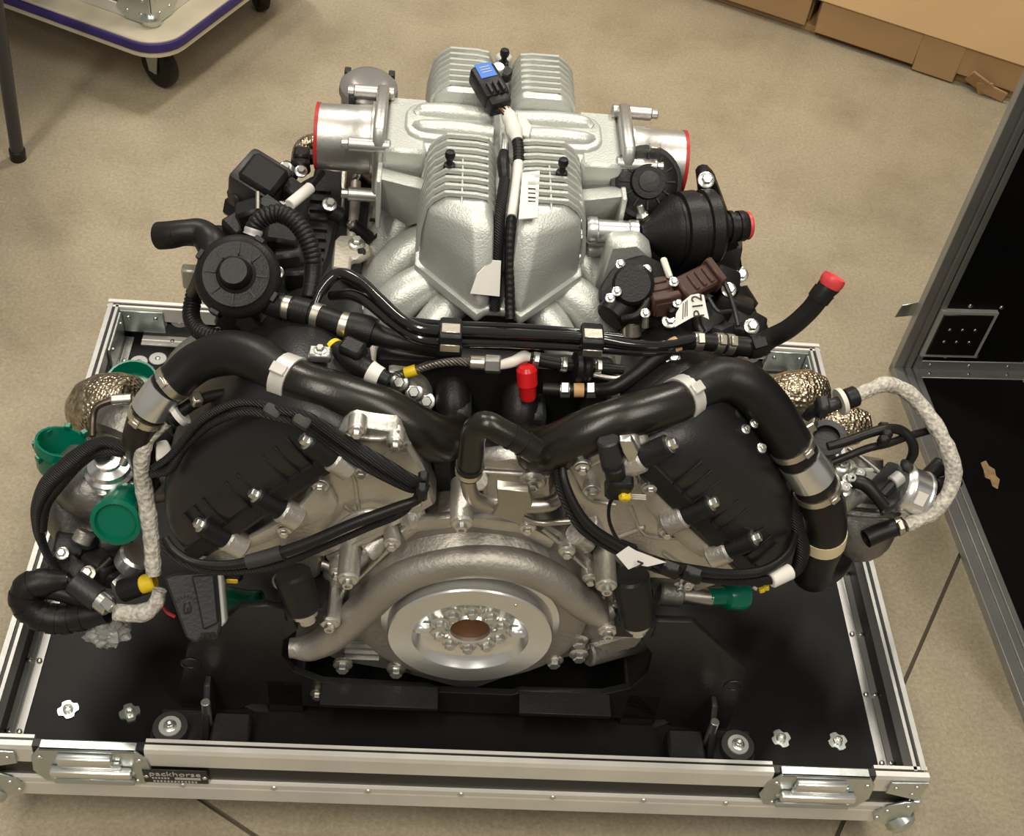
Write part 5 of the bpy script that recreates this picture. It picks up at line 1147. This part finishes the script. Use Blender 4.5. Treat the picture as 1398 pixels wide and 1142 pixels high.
rod('sleeve_collar', a1 + (a1 - b1) * .05, a1.lerp(b1, .35), .0135, PLASTIC, w3); lathe('white_washer', a1.lerp(b1, .42), b1, [(0, .01), (0, .0175), (.006, .0175), (.006, .01)], WHITE, w3, 24)
tube('connector_hose', [a1.lerp(b1, .55), b1, at(1112, 560, Z=.545), at(1100, 570, Z=.53)], [9, 10, 9, 7], PLASTG, w3, 14); box('coupling', at(1122, 556, Z=.557), (.016, .024, .024), PLASTG, w3, bevel=.004)
s3 = tube('hose_end', [(1234, 716, .435), (1220, 721, .43), (1200, 728, .425), (1182, 736, .42)], [11, 12.5, 13, 13], RUBBER, E_, 16, wall=.003); band('hose_clamp', s3, .12, .008, CLAMP, grow=1.08)
for (x0, y0, z0, x1, y1, z1, r) in ((1062, 545, .44, 1110, 535, .45, .036), (1130, 585, .42, 1168, 580, .43, .030)):
    p0, p1 = at(x0, y0, Z=z0), at(x1, y1, Z=z1); L = (p1 - p0).length
    lathe('gold_heat_shield', p0, p1, [(-.02, 0), (-.018, r * .6), (0, r * .95), (L * .5, r), (L, r * .9), (L + .02, r * .5), (L + .022, 0)], FOIL, tr, 28, label='crinkled gold foil heat shield')
lathe('downpipe_flange', at(1128, 600, Z=.45), at(1130, 590, Z=.47), [(0, .026), (.006, .027), (.007, .018), (-.004, .016)], PLASTG, tr, 24)
rod('brass_nut', (1102, 576, .52), (1108, 586, .51), .011, CLAMP, tr, seg=6)
cup('green_cap', (1055, 650, .46), (1068, 662, .47), .018, E_, 1.1, False)
prism('white_clip', [at(x, y, Z=.48) for x, y in ((1072, 708), (1082, 705), (1086, 735), (1076, 745), (1070, 735))], (0, 0, -.012), STEEL, E_, .003)
# ---- oil pipe with green cap, lower right
op = rod('oil_pipe', (898, 808, .40), (930, 812, .395), .0165, GUNM, E_); rod('oil_pipe_neck', (926, 812, .396), (972, 816, .39), .0115, PIPES, op)
gp, gq = at(966, 815, Z=.391), at(1018, 812, Z=.385); L = (gq - gp).length
lathe('green_cap', gp, gq, [(0, .0118), (L * .4, .0122), (L * .5, .0175), (L * .88, .0205), (L, .018), (L + .001, 0)], GREEN, op, 18, label='green plastic cap')
yprism('oil_bracket', [(880, 800), (912, 775), (950, 792), (935, 805), (905, 830), (885, 825)], .15, .18, CASTD, E_, .004)
for x, y in ((938, 796), (928, 803)): bolt(at(x, y, Y=.147), (0, -1, .3), .009, op, SOC)
for x, y in ((1030, 803), (1040, 806), (1046, 803)): box('brass_terminal', at(x, y, Z=.44), (.007, .006, .006), YEL if x > 1035 else CLAMP, E_, bevel=.001, rot=(.3, .4, x))
# left lower bracket by the mount
yprism('mount_bracket', [(392, 775), (412, 760), (440, 752), (436, 790), (408, 800), (396, 800)], .13, .18, CASTD, E_, .004)
rod('bolt_boss', (382, 795, 'Y', .15), (392, 788, 'Y', .17), .011, CASTD, E_)
yprism('mount_bracket', [(846, 775), (880, 770), (884, 800), (850, 800)], .13, .18, CASTD, E_, .004)
for a, b in (((440, 770), (470, 780)), ((450, 760), (540, 715))): tube('casting_rib', [(a[0], a[1], 'Y', .135), ((a[0] + b[0]) / 2, (a[1] + b[1]) / 2, 'Y', .132), (b[0], b[1], 'Y', .135)], 7, CAST, E_, 10, 3)
for x0, y0, x1, y1 in ((475, 770, 500, 752), (500, 755, 525, 735), (552, 712, 575, 700), (800, 712, 822, 730), (785, 728, 800, 742)):
    rod('casting_boss', at(x0, y0, Y=.125), at(x1, y1, Y=.14), .013, CAST, E_)

# ---- exhaust manifolds between the heads and the turbochargers
for s in (-1, 1):
    hub = at(150, 640, Z=.40) if s < 0 else at(1150, 660, Z=.42)
    for y in (.24, .36, .48):
        a = V(s * .335, y, .47); b = V(s * .40, y, .43)
        tube('exhaust_runner', [a, b, b.lerp(hub, .5) + V(0, 0, -.01), hub], [18, 18, 18, 20], GUNM, E_, 14)
